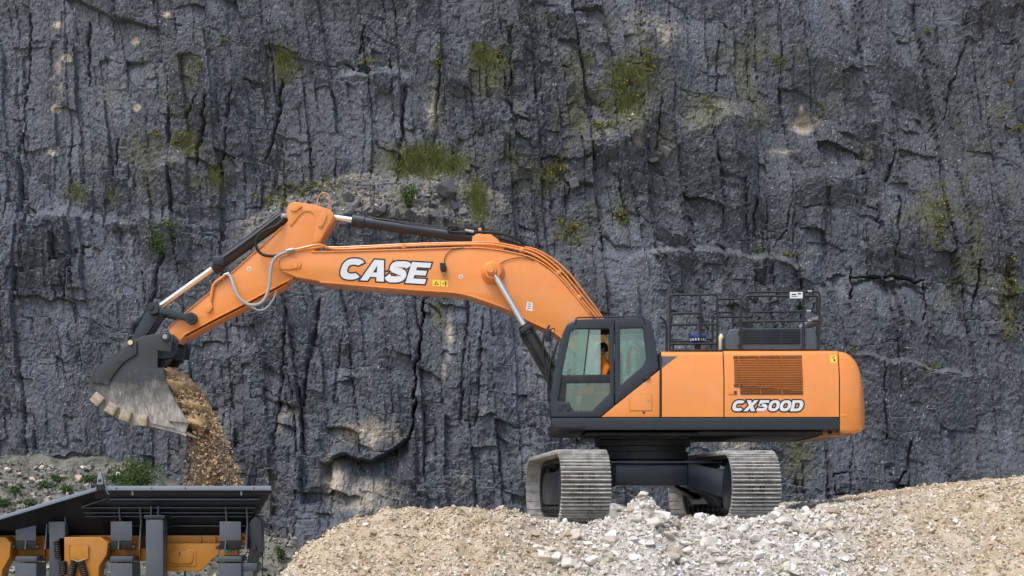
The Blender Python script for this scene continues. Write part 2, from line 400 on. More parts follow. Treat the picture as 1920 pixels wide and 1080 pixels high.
# ------------------------------------------------------------------ cliff
CY = 13.8
def cpt(px, py): q = P(px, py, CY + .6); return (q.x, q.z)
def cpl(pts): return [cpt(*q) for q in pts]
cx = axis([(-60,-26,2),(-26,-15.4,.3),(-15.4,15.4,.036),(15.4,26,.3),(26,60.1,2)])
cz = axis([(-3,-.8,.2),(-.8,15.1,.036),(15.1,17,.15),(17,30.1,1.0)])
CXg, CZg = np.meshgrid(cx, cz)
def gauss(px, py, rx, ry):   # soft spot; radii in metres
    x0, z0 = cpt(px, py); return np.exp(-(((CXg-x0)/rx)**2 + ((CZg-z0)/ry)**2))
def cliff_field():
    x, z = CXg, CZg
    wx = x + .085*z + .28*fbm(x*.2, z*.12, 3, 101) + .035*fbm(x*1.9, z*1.1, 3, 105) + .022*fbm(x*7, z*5, 2, 106)
    wz = z + .25*fbm(x*.5, z*.35, 3, 108) + .06*fbm(x*2.6, z*1.4, 3, 109) + .12*x
    soft = .4 + .6*sstep(-.25, .3, fbm(x*.16+3, z*.2, 3, 110))
    soft = np.maximum(soft, gauss(1130, 330, 4.5, 3.0))*(1-.6*gauss(1750, 800, 5, 2.8))*(1-.4*gauss(870, 680, 4, 2.4))
    yy = CY + .11*z + .55*fbm(x*.13, z*.10, 3, 115) + .22*fbm(wx*.5, z*.18, 3, 117)
    crack0 = np.zeros_like(x)
    def blocks(w, h, off, tl, jd, jw, pj, sd, wgt):
        nonlocal yy, crack0
        u = wx/w; i0 = np.floor(u).astype(np.int64)
        bnd = lambda i: i + .7*(RV[hsh(i, i*0, sd), 0]-.5)
        i = np.where(u < bnd(i0), i0-1, i0); i = np.where(u >= bnd(i0+1), i0+1, i)
        l, r = bnd(i), bnd(i+1); fu = (u-l)/(r-l)
        hh = h*(.6+.9*RV[hsh(i, i*0+3, sd), 1]); v = wz/hh + 7.7*RV[hsh(i, i*0+5, sd), 2] + (fu-.5)*.25*(RV[hsh(i, i*0+6, sd), 1]-.3)
        j0 = np.floor(v).astype(np.int64)
        bn2 = lambda j: j + .7*(RV[hsh(i*3+1, j, sd+1), 0]-.5)
        j = np.where(v < bn2(j0), j0-1, j0); j = np.where(v >= bn2(j0+1), j0+1, j)
        b0, b1 = bn2(j), bn2(j+1); fv = (v-b0)/(b1-b0)
        H = hsh(i*5+2, j, sd+2); q1, q2, q3 = RV[H, 0], RV[H, 1], RV[H, 2]
        yy = yy + ((q1-.5)*off + (fu-.5)*(q2-.5)*tl + (fv-.5)*(q3-.65)*tl*.9)*wgt
        dl, dr = (u-l)*w, (r-u)*w
        kl = RV[hsh(i, j0*0+11, sd), 0] > 1-pj; kr = RV[hsh(i+1, j0*0+11, sd), 0] > 1-pj
        g = np.exp(-(dl/jw)**2)*kl + np.exp(-(dr/jw)**2)*kr
        g = g*sstep(.0, .28, fbm(wx*1.1, z*.55, 2, sd+4))
        hb = np.exp(-((v-b0)*hh/(jw*.8))**2)*(q2 > .6)
        yy = yy + jd*np.clip(g + .5*hb, 0, 1)*(.4+.6*wgt); crack0 = np.maximum(crack0, np.clip(g, 0, 1)*min(1, jd*4))
        return q1
    t1 = blocks(1.9, 5.5, .34, .55, .15, .03, .7, 300, .5+.5*soft)
    t2 = blocks(.82, 1.5, .27, .62, .12, .026, .45, 320, .3+.7*soft)
    t3 = blocks(.33, .55, .13, .30, .05, .02, .3, 340, .2+.8*soft)
    t4 = blocks(.13, .24, .045, .08, .012, .013, .25, 360, .25+.75*soft)
    tone = .35*t1 + .35*t2 + .2*t3 + .1*t4
    rd = np.abs(fbm(wx*3.6, z*.45, 3, 151)); yy += .025*np.exp(-(rd/.03)**2)*soft
    yy += .018*fbm(x*5, z*2.2, 4, 155, .65) + .022*fbm(x*15, z*7, 2, 161)
    # ---- features seen on this face
    debris = np.zeros_like(x); moss = np.zeros_like(x); pale = np.zeros_like(x); crack = crack0
    def ledge(pts, a, h, L, deb=.0):
        nonlocal yy, debris
        pp = cpl(pts); X0, X1 = pp[0][0], pp[-1][0]
        zl = np.interp(x, [q[0] for q in pp], [q[1] for q in pp]) + .16*fbm(x*.9, x*0+2.2, 4, 171)
        endf = sstep(X0-.4, X0+.9, x)*sstep(X1+.4, X1-.9, x); s = zl - z
        pr = a*np.clip(s/h, 0, 1)*np.exp(-np.clip(s-h, 0, 99)/L)*endf; yy = yy - pr
        if deb: debris = np.maximum(debris, deb*endf*sstep(-.15, .1, s)*sstep(h*1.5, h*.7, s + .3*fbm(x*1.6, z*1.6, 3, 177)))
        return s
    ledge([(430,410),(520,368),(600,335),(700,312),(800,322),(900,335),(960,370)], 1.25, 1.35, 5, .95)
    ledge([(1060,250),(1120,215),(1200,190),(1240,160)], .5, .9, 3, .5)
    ledge([(1270,215),(1360,185),(1440,180)], .4, .6, 3, .55)
    ledge([(1180,480),(1260,458),(1340,462),(1430,478),(1510,492)], .4, .22, 3, .22)
    ledge([(1590,650),(1660,665),(1740,690),(1830,690)], .35, .14, 3, .35)
    ledge([(1160,20),(1230,12),(1290,30)], .4, .7, 3, .6)
    ledge([(270,290),(330,268),(390,262)], .35, .5, 2.5, .4)
    ledge([(0,400),(120,385),(260,395),(420,405)], .2, .3, 3, .0)
    ledge([(600,118),(700,112),(780,118)], .3, .25, 2, .15)
    def cut(pts, a, L):      # hollow below a line
        nonlocal yy
        pp = cpl(pts); X0, X1 = pp[0][0], pp[-1][0]
        zl = np.interp(x, [q[0] for q in pp], [q[1] for q in pp]) + .1*fbm(x*1.6, x*0, 3, 181)
        s = zl - z; yy = yy + a*sstep(0, .1, s)*np.exp(-np.clip(s, 0, 99)/L)*sstep(X0-.1, X0+.2, x)*sstep(X1+.1, X1-.2, x)
    cut([(610,866),(640,852),(700,862),(730,846),(770,818)], .75, .9); cut([(520,752),(575,762)], .35, .6)
    cut([(1596,520),(1650,520),(1735,530)], .3, .16); cut([(1385,905),(1430,895)], .1, .3); cut([(1670,900),(1700,905)], .45, .35)
    cut([(800,330),(860,350)], .3, .3)
    for pts, w, dp in [
        ([(796,562),(790,640),(782,700),(780,760),(770,825)], .055, .75), ([(600,565),(592,640),(580,700),(572,760)], .1, .4),
        ([(380,175),(376,230),(362,300)], .07, .4), ([(520,140),(512,200),(500,260),(488,285)], .08, .45), ([(428,150),(420,200),(405,320)], .06, .3),
        ([(360,175),(345,215)], .05, .3), ([(822,95),(818,170),(812,265)], .09, .3), ([(757,150),(752,205),(748,270)], .1, .35), ([(676,30),(670,80)], .06, .35),
        ([(1600,505),(1596,560)], .06, .5), ([(1600,518),(1650,516),(1690,514),(1725,526),(1745,522)], .045, .55), ([(1695,362),(1690,420),(1684,475)], .055, .4),
        ([(1420,370),(1414,440)], .05, .35), ([(1485,380),(1478,430),(1450,462)], .04, .3), ([(1650,380),(1652,430)], .05, .35), ([(1742,530),(1735,600)], .045, .35),
        ([(1848,485),(1838,540),(1828,590)], .045, .4), ([(1655,680),(1652,730),(1660,800),(1658,825)], .05, .3), ([(1705,830),(1698,880),(1680,905)], .07, .4),
        ([(1555,890),(1556,930),(1584,925),(1588,870)], .035, .3), ([(1556,890),(1586,888)], .03, .25), ([(880,570),(872,660),(866,800)], .06, .25), ([(905,600),(900,700),(896,800)], .05, .22),
        ([(300,470),(280,560),(240,640)], .09, .3), ([(140,470),(120,560)], .08, .25), ([(30,0),(28,130),(24,260)], .06, .3), ([(150,20),(148,140)], .06, .3), ([(210,250),(200,320)], .06, .35),
        ([(1690,260),(1686,290),(1670,330)], .07, .35), ([(1240,180),(1235,280)], .05, .25), ([(960,40),(955,180),(968,230)], .04, .22), ([(1355,60),(1350,160)], .05, .25),
        ([(1830,60),(1800,150),(1790,210)], .06, .25), ([(540,570),(535,700),(520,850)], .07, .28), ([(640,640),(632,760)], .05, .2)]:
        pp = cpl(pts); jx = x + .07*fbm(x*2.5, z*2.5, 3, 191); jz = z + .05*fbm(x*2.5+9, z*2.5, 2, 193)
        ww = w*(.28+.5*np.clip(.5+.9*fbm(x*1.2, z*1.2, 2, 197), 0, 1)); g = np.exp(-(seglist(pp, jx, jz)/ww)**2); yy = yy + .6*dp*g; crack = np.maximum(crack, g)
    for px, py, rx, ry, a in [(833,350,.42,.42,.7),(1690,600,1.2,1.1,.45),(1680,440,1.2,1.0,.5),(1560,340,.9,.5,.35),(720,690,1.6,2.0,.35),(1515,225,.35,.35,-.3),(1080,760,2.2,2,.3)]:
        yy = yy - a*gauss(px, py, rx, ry)
    nb = fbm(x*1.1, z*.8, 5, 201, .6)
    for px, py, rx, ry, a in [(800,295,1.5,.55,1.1),(530,110,.45,.6,.9),(920,115,.8,.8,.8),(1190,130,.9,.9,.8),(1180,210,.7,.7,.7),(895,370,.5,.8,.8),(1070,430,.6,.5,.7),
            (350,268,.6,.6,.7),(405,325,.35,.8,.7),(140,355,.5,.4,.6),(210,362,.4,.4,.6),(1030,320,.6,.5,.6),(1165,400,.4,.5,.6),(1340,205,.6,.6,.5),(1760,400,.7,1.3,.6),(1900,560,.5,1.2,.7),
            (820,160,.3,1.3,.6),(1490,860,.6,1.0,.7),(1380,110,.9,.7,.35),(270,80,.9,.7,.3),(150,260,.5,1.0,.35),(825,600,.3,.5,.5),(1890,200,.5,.5,.5),(530,345,.8,.4,.5),(1640,290,.4,.6,.35),(1500,100,.8,.6,.3)]:
        moss = np.maximum(moss, np.clip(a*gauss(px, py, rx, ry)*1.15 + nb*.35*gauss(px, py, rx*1.3, ry*1.3), 0, 1))
    nb2 = fbm(x*.8+5, z*.55, 5, 207, .62)
    for px, py, rx, ry in ((1080,220,3.6,3.2),(330,230,2.4,2.6),(700,330,3.5,.9),(1400,150,2.6,1.6),(1800,420,2.0,3.0),(960,110,2.5,1.2)):
        moss = np.maximum(moss, .62*sstep(.12, .5, nb2)*np.clip(1.5*gauss(px, py, rx, ry), 0, 1))
    n3 = fbm(x*2.4, z*1.4, 4, 211, .6)
    for px, py, rx, ry, a in [(1515,222,.34,.28,1.5),(1510,198,.07,.2,1.1),(845,640,.13,.75,.8),(835,700,.1,.4,.7),(700,815,1.0,.5,.85),(630,900,.4,.9,1.0),(700,930,.9,.6,.75),(545,790,.4,.5,.55),(860,900,.3,.5,.45),
            (810,200,.25,.9,.5),(215,560,.2,1.1,.35),(90,130,.4,1.0,.3),(1240,60,.9,.5,.5),(1480,275,.5,.12,.8),(1350,190,.6,.4,.4),(520,930,.3,.6,.4),(1370,830,.8,.3,.6),(1200,280,.6,.4,.35)] + [(a_, b_, .13, .11, 1.7) for a_, b_ in ((88,24),(107,91),(245,64),(304,16),(245,190),(88,190),(88,276))]:
        pale = np.maximum(pale, np.clip(a*gauss(px, py, rx, ry) + (n3*.5 if rx > .12 else 0)*gauss(px, py, rx*1.2, ry*1.2), 0, 1.2))
    # rubble relief on the ledges
    f1, f2, r1, r2, dx, dy = voro(x/.17, z/.14, 221)
    yy -= debris*(np.sqrt(np.clip(.5-f1, 0, 1))*.12*(r1*.9+.1))
    return yy, moss, debris, pale, np.clip(crack, 0, 1), tone
CYg, moss, debris, pale, crack, tone = cliff_field()
me = grid_mesh('cliff', np.stack([CXg, CYg, CZg], -1).reshape(-1,3), len(cz), len(cx))
for nm, a in (('moss', moss), ('debris', debris), ('pale', pale), ('joint', crack), ('tone', tone)): fattr(me, nm, a)
def cliff_mat():
    m = NT('dark_limestone_face')
    nl = m.noise(.35, 5, .6); ns = m.noise(1.5, 9, .72, (1.2, 1, .55)); nf = m.noise(9, 9, .78, (1.1,1,.75)); nq = m.noise(30, 5, .7)
    col = m.ramp(nl, [(.3,(.064,.073,.088)),(.5,(.090,.099,.114)),(.7,(.074,.089,.105))])
    col = m.mix(m.fr(ns, .36, .66, .0, .6), m.mix(.35, col, (.034,.039,.048)), (.120,.131,.150))
    tn = m.fr(m.attr('tone'), .25, .75, .68, 1.28)
    col = m.n('VectorMath', {0: col, 3: tn}, operation='SCALE').outputs[0]
    col = m.mix(m.fr(nf, .52, .72, 0, .42), col, (.23,.245,.265)); col = m.mix(m.fr(nf, .46, .3, 0, .5), col, (.04,.044,.052))
    ng = m.noise(55, 3, .7, (1,1,.6)); col = m.mix(m.fr(ng, .58, .72, 0, .5), col, (.34,.35,.36)); col = m.mix(m.fr(ng, .42, .3, 0, .45), col, (.045,.048,.055))
    col = m.mix(m.fr(m.attr('joint'), .35, .9, 0, .6), col, (.03,.032,.038))
    st = m.noise(.8, 6, .7, (2.6, 1, .2)); col = m.mix(m.fr(st, .58, .72, 0, .3), col, (.13,.12,.10)); col = m.mix(m.fr(st, .4, .3, 0, .35), col, (.07,.082,.092))
    # pale chips
    vo = m.n('TexVoronoi', {'Vector': m.pos((1,1,.8)), 'Scale': 11., 'Randomness': 1.})
    rr = m.n('SeparateColor', {0: vo.outputs['Color']}).outputs[0]
    sp = m.math('MULTIPLY', m.math('LESS_THAN', vo.outputs['Distance'], .23), m.math('GREATER_THAN', rr, .8))
    sp = m.math('MULTIPLY', sp, m.fr(m.noise(.8, 4), .38, .56))
    col = m.mix(m.math('MULTIPLY', sp, .7), col, (.42,.42,.41))
    vo2 = m.n('TexVoronoi', {'Vector': m.pos((1,1,.55)), 'Scale': 26., 'Randomness': 1.})
    r2 = m.n('SeparateColor', {0: vo2.outputs['Color']}).outputs[1]
    sp2 = m.math('MULTIPLY', m.math('LESS_THAN', vo2.outputs['Distance'], .3), m.math('GREATER_THAN', r2, .8))
    col = m.mix(m.math('MULTIPLY', sp2, .5), col, (.36,.365,.37))
    deb = m.ramp(m.noise(7, 8, .75), [(.3,(.06,.058,.05)),(.46,(.14,.13,.10)),(.6,(.28,.262,.215)),(.75,(.14,.145,.08))])
    col = m.mix(m.math('MULTIPLY', m.fr(m.attr('debris'), .15, .7, 0, .9), m.fr(m.noise(2.6, 6, .7), .42, .58, .05, 1)), col, deb)
    pl = m.ramp(nf, [(.3,(.22,.18,.13)),(.5,(.40,.36,.29)),(.7,(.56,.52,.45))])
    col = m.mix(m.fr(m.attr('pale'), .25, .95, 0, .95), col, pl)
    ms = m.ramp(nq, [(.3,(.045,.05,.022)),(.55,(.10,.105,.04)),(.72,(.15,.15,.05))])
    mf = m.math('MULTIPLY', m.fr(m.attr('moss'), .2, .85), m.fr(nf, .3, .55, .35, 1))
    col = m.mix(m.math('MULTIPLY', mf, .8), col, ms)
    hl = m.n('Math', {0: m.math('SUBTRACT', m.noise(1.7, 5, .6, (2.4, 1, .3), .4), .5)}, operation='ABSOLUTE').outputs[0]
    hl2 = m.n('Math', {0: m.math('SUBTRACT', m.noise(3.1, 4, .6, (1.0, 1, .55), .6), .5)}, operation='ABSOLUTE').outputs[0]
    vein = m.math('ADD', m.fr(hl, .004, .016), m.fr(hl2, .003, .010))     # hairline joints
    col = m.mix(m.math('MULTIPLY', m.fr(vein, 2., 1., 0, .4), m.fr(nl, .45, .6)), col, (.03,.033,.04))
    m.set(Base_Color=col, Roughness=.85, Specular_IOR_Level=.3)
    vb = m.n('TexVoronoi', {'Vector': m.pos((1,1,.5)), 'Scale': 8., 'Randomness': 1.}, feature='F1', distance='CHEBYCHEV')
    cell = m.n('SeparateColor', {0: vb.outputs['Color']}).outputs[2]
    m.bump(m.math('ADD', m.math('ADD', m.math('MULTIPLY', nf, 1.0), m.math('MULTIPLY', nq, .8)), m.math('ADD', m.math('MULTIPLY', cell, .25), m.math('MULTIPLY', vein, .14))), .36, .05); return m.m
M['cliff'] = cliff_mat()
tag(link('cliff', me, M['cliff']), kind='structure')
def cliff_y(x, z):
    i = int(np.clip(np.searchsorted(cx, x), 1, len(cx)-1)); j = int(np.clip(np.searchsorted(cz, z), 1, len(cz)-1)); return float(CYg[j, i])
def cliff_hit(px, py):
    Y = CY + 1
    for k in range(12):
        q = P(px, py, Y); Y += .6*(cliff_y(q.x, q.z) - Y)
    return P(px, py, Y)
# ------------------------------------------------------------------ excavator
SWX, SWY = 2.59, 1.65                      # slew centre
EX = thing('excavator', (SWX, SWY, 0), 'large orange and charcoal crawler excavator tipping rubble from its raised bucket', 'excavator')
# ---- undercarriage, turned six degrees
U = Matrix.Translation((SWX, SWY, 0)) @ Matrix.Rotation(R(6), 4, 'Z')
LH, RT = 2.15, .60                         # half distance of the wheel centres, radius of the shoe path
ZT = RT + .075
def shoe_mesh():
    mb = MB(); w = .45; l = .103
    prof = [(-l,0),(-l,.022),(-.085,.03),(-.078,.072),(-.064,.072),(-.055,.026),(-.014,.026),(-.007,.068),(.007,.068),(.014,.026),(.055,.026),(.064,.068),(.078,.068),(.085,.024),(l,.02),(l,-.012)]
    vv = [(-w, a, b) for a, b in prof] + [(w, a, b) for a, b in prof]; n = len(prof)
    ff = [(i, (i+1) % n, n+(i+1) % n, n+i) for i in range(n)] + [tuple(range(n)), tuple(range(n, 2*n))[::-1]]
    mb.add(vv, ff)
    nb = len(mb.f)
    for bx in (-.13, -.07, .07, .13):
        for by in (-.035, .035): mb.cyl((bx, by, .02), (bx, by, .044), .017, n=6)
    me = mb.mesh('track_shoe', 25); me.materials.append(M['track']); me.materials.append(M['dark']); me.materials.append(paint('shade_darkened_dirt', (.15,.14,.125), .85, .5, .2, 0, (.3,.28,.25)))
    for p in me.polygons:
        if p.area < .0011 and abs(p.center.x) < .16: p.material_index = 1
        elif abs(p.normal.z) > .9 and .0 < p.center.z < .04 and p.area > .01: p.material_index = 2  # valleys between grousers: dirt, coloured darker to paint in the shade of the gaps
    return me
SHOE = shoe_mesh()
BOLT = MB().cyl((0,0,0), (0,0,.012), .018, n=6).mesh('bolt')
def path_pt(s):
    per = 4*LH + 2*math.pi*RT; s %= per
    if s < 2*LH: return (-LH+s, ZT+RT, 0)
    s -= 2*LH
    if s < math.pi*RT:
        a = s/RT; return (LH+RT*math.sin(a), ZT+RT*math.cos(a), -a)
    s -= math.pi*RT
    if s < 2*LH: return (LH-s, ZT-RT, -math.pi)
    s -= 2*LH; a = s/RT
    return (-LH-RT*math.sin(a), ZT-RT*math.cos(a), -math.pi-a)
PER = 4*LH+2*math.pi*RT; NS = round(PER/.214)
def wheel(mb, y, z, r, w, hub, x=0):
    mb.lathe((x-w, y, z), (x+w, y, z), [(0,hub),(.06,hub),(.1,r*.55),(.2,r*.6),(.22,r*.86),(.3,r),(.7,r),(.78,r*.86),(.8,r*.6),(.9,r*.55),(.94,hub),(1,hub)], 36)
for side in (-1, 1):
    T0 = U @ Matrix.Translation((side*1.56, 0, 0))
    # chain rails carry the shoes
    mb = MB()
    for xo in (-.12, .12):
        pts = [path_pt(PER*k/NS) for k in range(NS+1)]
        ins = [T0 @ Vector((xo, y + .085*math.sin(a), z - .085*math.cos(a))) for y, z, a in pts]
        mb.tube(ins, .045, 6)
    tr = mb.obj('track', M['dark'], EX)
    for k in range(NS):
        y, z, a = path_pt(PER*(k+.35)/NS)
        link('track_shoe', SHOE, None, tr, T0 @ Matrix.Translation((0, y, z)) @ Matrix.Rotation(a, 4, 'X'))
    # frame
    yzs = [(-1.75,.42),(-1.5,.34),(1.6,.34),(1.85,.45),(1.85,.8),(1.5,.98),(-1.5,1.0),(-1.75,.85)]
    me = prism_mesh([[(y, z) for y, z in yzs]], -.2, .2, .02)
    me.transform(T0 @ Matrix.Rotation(R(90), 4, 'Z'))
    fr = link('track_frame', me, M['charcoal'], EX)
    # end guard plates beside the idler
    for sx in (-1, 1):
        me = prism_mesh([[(-2.62,.72),(-2.45,.36),(-2.1,.22),(-1.75,.30),(-1.6,.6),(-1.75,1.02),(-2.1,1.14),(-2.45,1.02)]], -.025, .025, .01)
        me.transform(T0 @ Matrix.Translation((sx*.33, 0, 0)) @ Matrix.Rotation(R(90), 4, 'Z')); link('guard_plate', me, M['charcoal'], fr)
        mb = MB(); mb.box((sx*.2, -2.1, .55), (sx*.34, -1.6, .85)); me = mb.mesh('guard_bracket', bev=.01); me.transform(T0); link('guard_bracket', me, M['dark'], fr)
    mb = MB(); wheel(mb, -LH, ZT, .53, .16, .12); me = mb.mesh('idler'); me.transform(T0); link('idler', me, M['dark'], EX)
    mb = MB(); wheel(mb, LH, ZT, .46, .14, .28)
    for k in range(21):
        A = Matrix.Translation((0, LH, ZT)) @ Matrix.Rotation(2*math.pi*k/21, 4, 'X'); mb.box((-.05,-.035,.44), (.05,.035,.55), A)
    me = mb.mesh('sprocket'); me.transform(T0); link('sprocket', me, M['dark'], EX)
    for k in range(9):
        y = -1.72 + 3.44*k/8; mb = MB(); wheel(mb, y, .24, .135, .24, .06); me = mb.mesh('track_roller'); me.transform(T0); link('track_roller', me, M['dark'], EX)
    for y in (-.9, .8):
        mb = MB(); wheel(mb, y, 1.13, .085, .2, .04); me = mb.mesh('carrier_roller'); me.transform(T0); link('carrier_roller', me, M['dark'], EX)
# carbody
mb = MB(); mb.box((-1.0,-.9,.72), (1.0,.9,1.12)); me = mb.mesh('carbody', bev=.03); me.transform(U); cb = link('carbody', me, M['charcoal'], EX)
for sx in (-1, 1):
    for sy in (-1, 1):
        mb = MB()
        lo = [(sx*.7, sy*.2, .70), (sx*1.42, sy*1.0, .42), (sx*1.42, sy*1.55, .42), (sx*.7, sy*.95, .70)]
        hi = [(sx*.7, sy*.2, 1.16), (sx*1.42, sy*1.0, .95), (sx*1.42, sy*1.55, .95), (sx*.7, sy*.95, 1.16)]
        mb.hexa([Vector(p) for p in lo], [Vector(p) for p in hi]); me = mb.mesh('carbody_leg', bev=.02); me.transform(U); link('carbody_leg', me, M['charcoal'], EX)
mb = MB(); mb.box((-1.38,-1.0,1.14), (1.38,-.97,1.17)); me = mb.mesh('flange', bev=.004); me.transform(U); link('flange', me, M['slate'], cb)
for k in range(3):
    mb = MB()
    for j in range(9):
        a0 = R(j*10); 
    y = .25 + .34*k
    pts = [(.9, .72), (1.12, .66), (1.3, .5), (1.38, .3), (1.30, .3), (1.2, .45), (1.05, .56), (.9, .6)]
    me = prism_mesh([pts], y-1.2, y-1.17, .004); me.transform(U); link('rib', me, M['slate'], cb)
mb = MB(); mb.lathe((SWX,SWY,1.10), (SWX,SWY,1.72), [(0,.80),(.18,.80),(.2,.9),(.42,.9),(.44,.86),(.6,.86),(.62,.95),(.82,.95),(.84,.9),(1,.9)], 48)
tt = mb.obj('slew_ring', M['dark'], EX)
for k in range(40):
    a = 2*math.pi*k/40; link('bolt', BOLT, M['dark'], tt, Matrix.Translation((SWX+.9*math.cos(a)*1.0, SWY+.9*math.sin(a), 1.36)) @ Matrix.Scale(1.6, 4))
# ---- upper structure
HW = 3.3                                    # width of the house
zs = lambda py: PZ(py, 0)
mb = MB(); mb.box((PX(1100), .25, 1.64), (PX(1536), HW-.25, zs(806)-.03)); mb.box((PX(1130), .5, 1.60), (PX(1300), HW-.5, 1.66)); mb.obj('main_frame', M['dark'], EX, bev=.015)
mb = MB(); mb.box((PX(1310), .12, zs(815)), (PX(1545), .20, zs(808))); mb.obj('lower_rail', M['dark'], EX, bev=.006)
# side skirt with rounded front
sk = plate('skirt', roundpoly([(1034,783.6),(1574,783.6),(1574,806),(1040,806),(1034,798)], 5), -.012, .14, M['charcoal'], EX, .012)
plate('skirt', [(1034,783.6),(1574,783.6),(1574,806),(1040,806)], HW-.13, .14, M['charcoal'], EX, .012, ref=0)
for px in (1092, 1148, 1206, 1258, 1350, 1444, 1515):
    for py in (793, 801): 
        q = P(px, py, -.013); link('bolt', BOLT, M['steel'], sk, Matrix.Translation(q) @ Matrix.Rotation(R(90), 4, 'X') @ Matrix.Scale(.6, 4))
plate('step', [(1048,797),(1095,797),(1095,803.5),(1050,803.5)], -.07, .06, M['dark'], sk, .006)
mb = MB(); mb.box((PX(1036), .1, zs(804)), (PX(1240), HW-.1, zs(786))); mb.obj('deck_plate', M['dark'], EX, bev=.01)
# house side panels: a folded sheet, the upper half leaning in slightly
def panel(name, x0, x1, py0, py1, mat, parent, y=0.0, bend=708, lean=.10, top=.12):
    prof = [(y+.05, zs(py1)), (y+.004, zs(py1)), (y, zs(py1)+.004), (y, zs(bend)), (y+lean, zs(py0)-top*.8)]
    for k in range(1, 7):
        a = k/6*math.pi/2; prof.append((y+lean+top*.75*(1-math.cos(a)), zs(py0)-top*.8+top*.8*math.sin(a)))
    prof.append((y+lean+top*.75+.1, zs(py0))); prof.append((y+lean+.3, zs(py0)-.12)); prof.append((y+.05+.1, zs(py0)-.3))
    n = len(prof); mb = MB()
    mb.add([(x0, a, b) for a, b in prof] + [(x1, a, b) for a, b in prof], [(i, (i+1) % n, n+(i+1) % n, n+i) for i in range(n)] + [tuple(range(n)), tuple(range(n, 2*n))[::-1]])
    return link(name, mb.mesh(name, 25), mat, parent)
g = .006
mb = MB(); mb.box((PX(1238), .14, zs(783)), (PX(1590), HW-.14, zs(664))); mb.obj('house_core', M['dark'], EX, bev=.02)
pA = panel('side_panel', PX(1240.5)+g, PX(1357)-g, 657.5, 782, M['orange'], EX)
pB = panel('engine_door', PX(1358)+g, PX(1573.5)-g, 656, 782, M['orange'], EX)
mb = MB(); mb.box((PX(1240.5), HW-.1, zs(782)), (PX(1574), HW, zs(660))); mb.obj('side_panel', M['orange'], EX, bev=.04)
mb = MB(); mb.box((PX(1240.5), .32, zs(664)), (PX(1574), HW-.1, zs(657))); mb.obj('top_cover', M['charcoal'], EX, bev=.01)
# charcoal corner on the side panel
lean = lambda py: .10*max(0, (708-py)/(708-667))
def decal_plate(name, pts, mat, parent, off=.004):
    mb = MB(); vv = [Vector((P(a,b,0).x, max(-off, lean(b)-off), P(a,b,0).z)) for a, b in pts]
    mb.add(vv + [v+Vector((0,.003,0)) for v in vv], [tuple(range(len(vv)))] + [(i,(i+1)%len(vv),len(vv)+(i+1)%len(vv),len(vv)+i) for i in range(len(vv))])
    return mb.obj(name, mat, parent)
decal_plate('corner_panel', [(1241.5,667),(1271,667),(1241.5,690)], M['slate'], pA)
# cooling grille: recessed tray, slats and mullions
gp = [(1376,666),(1506,665),(1506,740),(1388,740),(1388,726),(1376,726)]
yg = -.004
gr = plate('grille', roundpoly(gp, 2), -.006, .02, M['dark'], pB, .002)
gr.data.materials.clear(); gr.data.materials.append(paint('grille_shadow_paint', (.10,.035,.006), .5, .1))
slat = MB()
for k in range(22):
    py = 668 + k*3.28; x0 = 1377 if py < 725 else 1389
    mb = MB(); z = zs(py); yb = lean(py)*0
    mb.hexa([Vector((PX(x0),-.010,z-.010)), Vector((PX(1505),-.010,z-.010)), Vector((PX(1505),-.004,z-.012)), Vector((PX(x0),-.004,z-.012))],
            [Vector((PX(x0),-.026,z+.004)), Vector((PX(1505),-.026,z+.004)), Vector((PX(1505),-.006,z+.009)), Vector((PX(x0),-.006,z+.009))])
    mb.obj('slat', M['grille'], gr)
for px in (1386, 1426, 1466):
    mb = MB(); mb.box((PX(px)-.007, -.029, zs(739 if px > 1387 else 725)), (PX(px)+.007, -.012, zs(667))); mb.obj('mullion', M['grille'], gr)
for o_ in [gr] + list(gr.children):
    for v in o_.data.vertices:
        if v.co.z > zs(708): v.co.y += .10*(v.co.z-zs(708))/(zs(667)-zs(708))
mb = MB(); mb.box((PX(1366), -.012, zs(740)), (PX(1382), .01, zs(731))); h = mb.obj('latch', M['orange_dull'], pB, bev=.005)
mb = MB(); mb.box((PX(1376.5), -.016, zs(739)), (PX(1381), 0, zs(733))); mb.obj('keyhole', M['dark'], h)
# tool box below the cab
tb = plate('tool_box', [(1236.5,694),(1236.5,782),(1127,782),(1152,761.5)], .012, .3, M['orange'], EX, .006)
plate('hatch', roundpoly([(1180.5,747),(1190,740.5),(1222,740),(1222,770),(1180.5,770)], 3), .002, .03, M['orange'], tb, .006)
plate('hatch_gasket', roundpoly([(1179.5,746.5),(1189.6,739.5),(1223,739),(1223,771),(1179.5,771)], 3), .008, .02, M['amber'], tb, .003)
mb = MB(); q = P(1216.5,751,0); mb.cyl((q.x,-.006,q.z),(q.x,.02,q.z),.018,n=12); mb.obj('lock', M['steel'], tb)
mb = MB(); mb.box((PX(1205),-.004,zs(775)),(PX(1209),.03,zs(772))); mb.obj('catch', M['dark'], tb)
mb = MB(); mb.box((PX(1237), .02, zs(783)), (PX(1240), .2, zs(664))); mb.obj('gap_seal', M['dark'], EX)
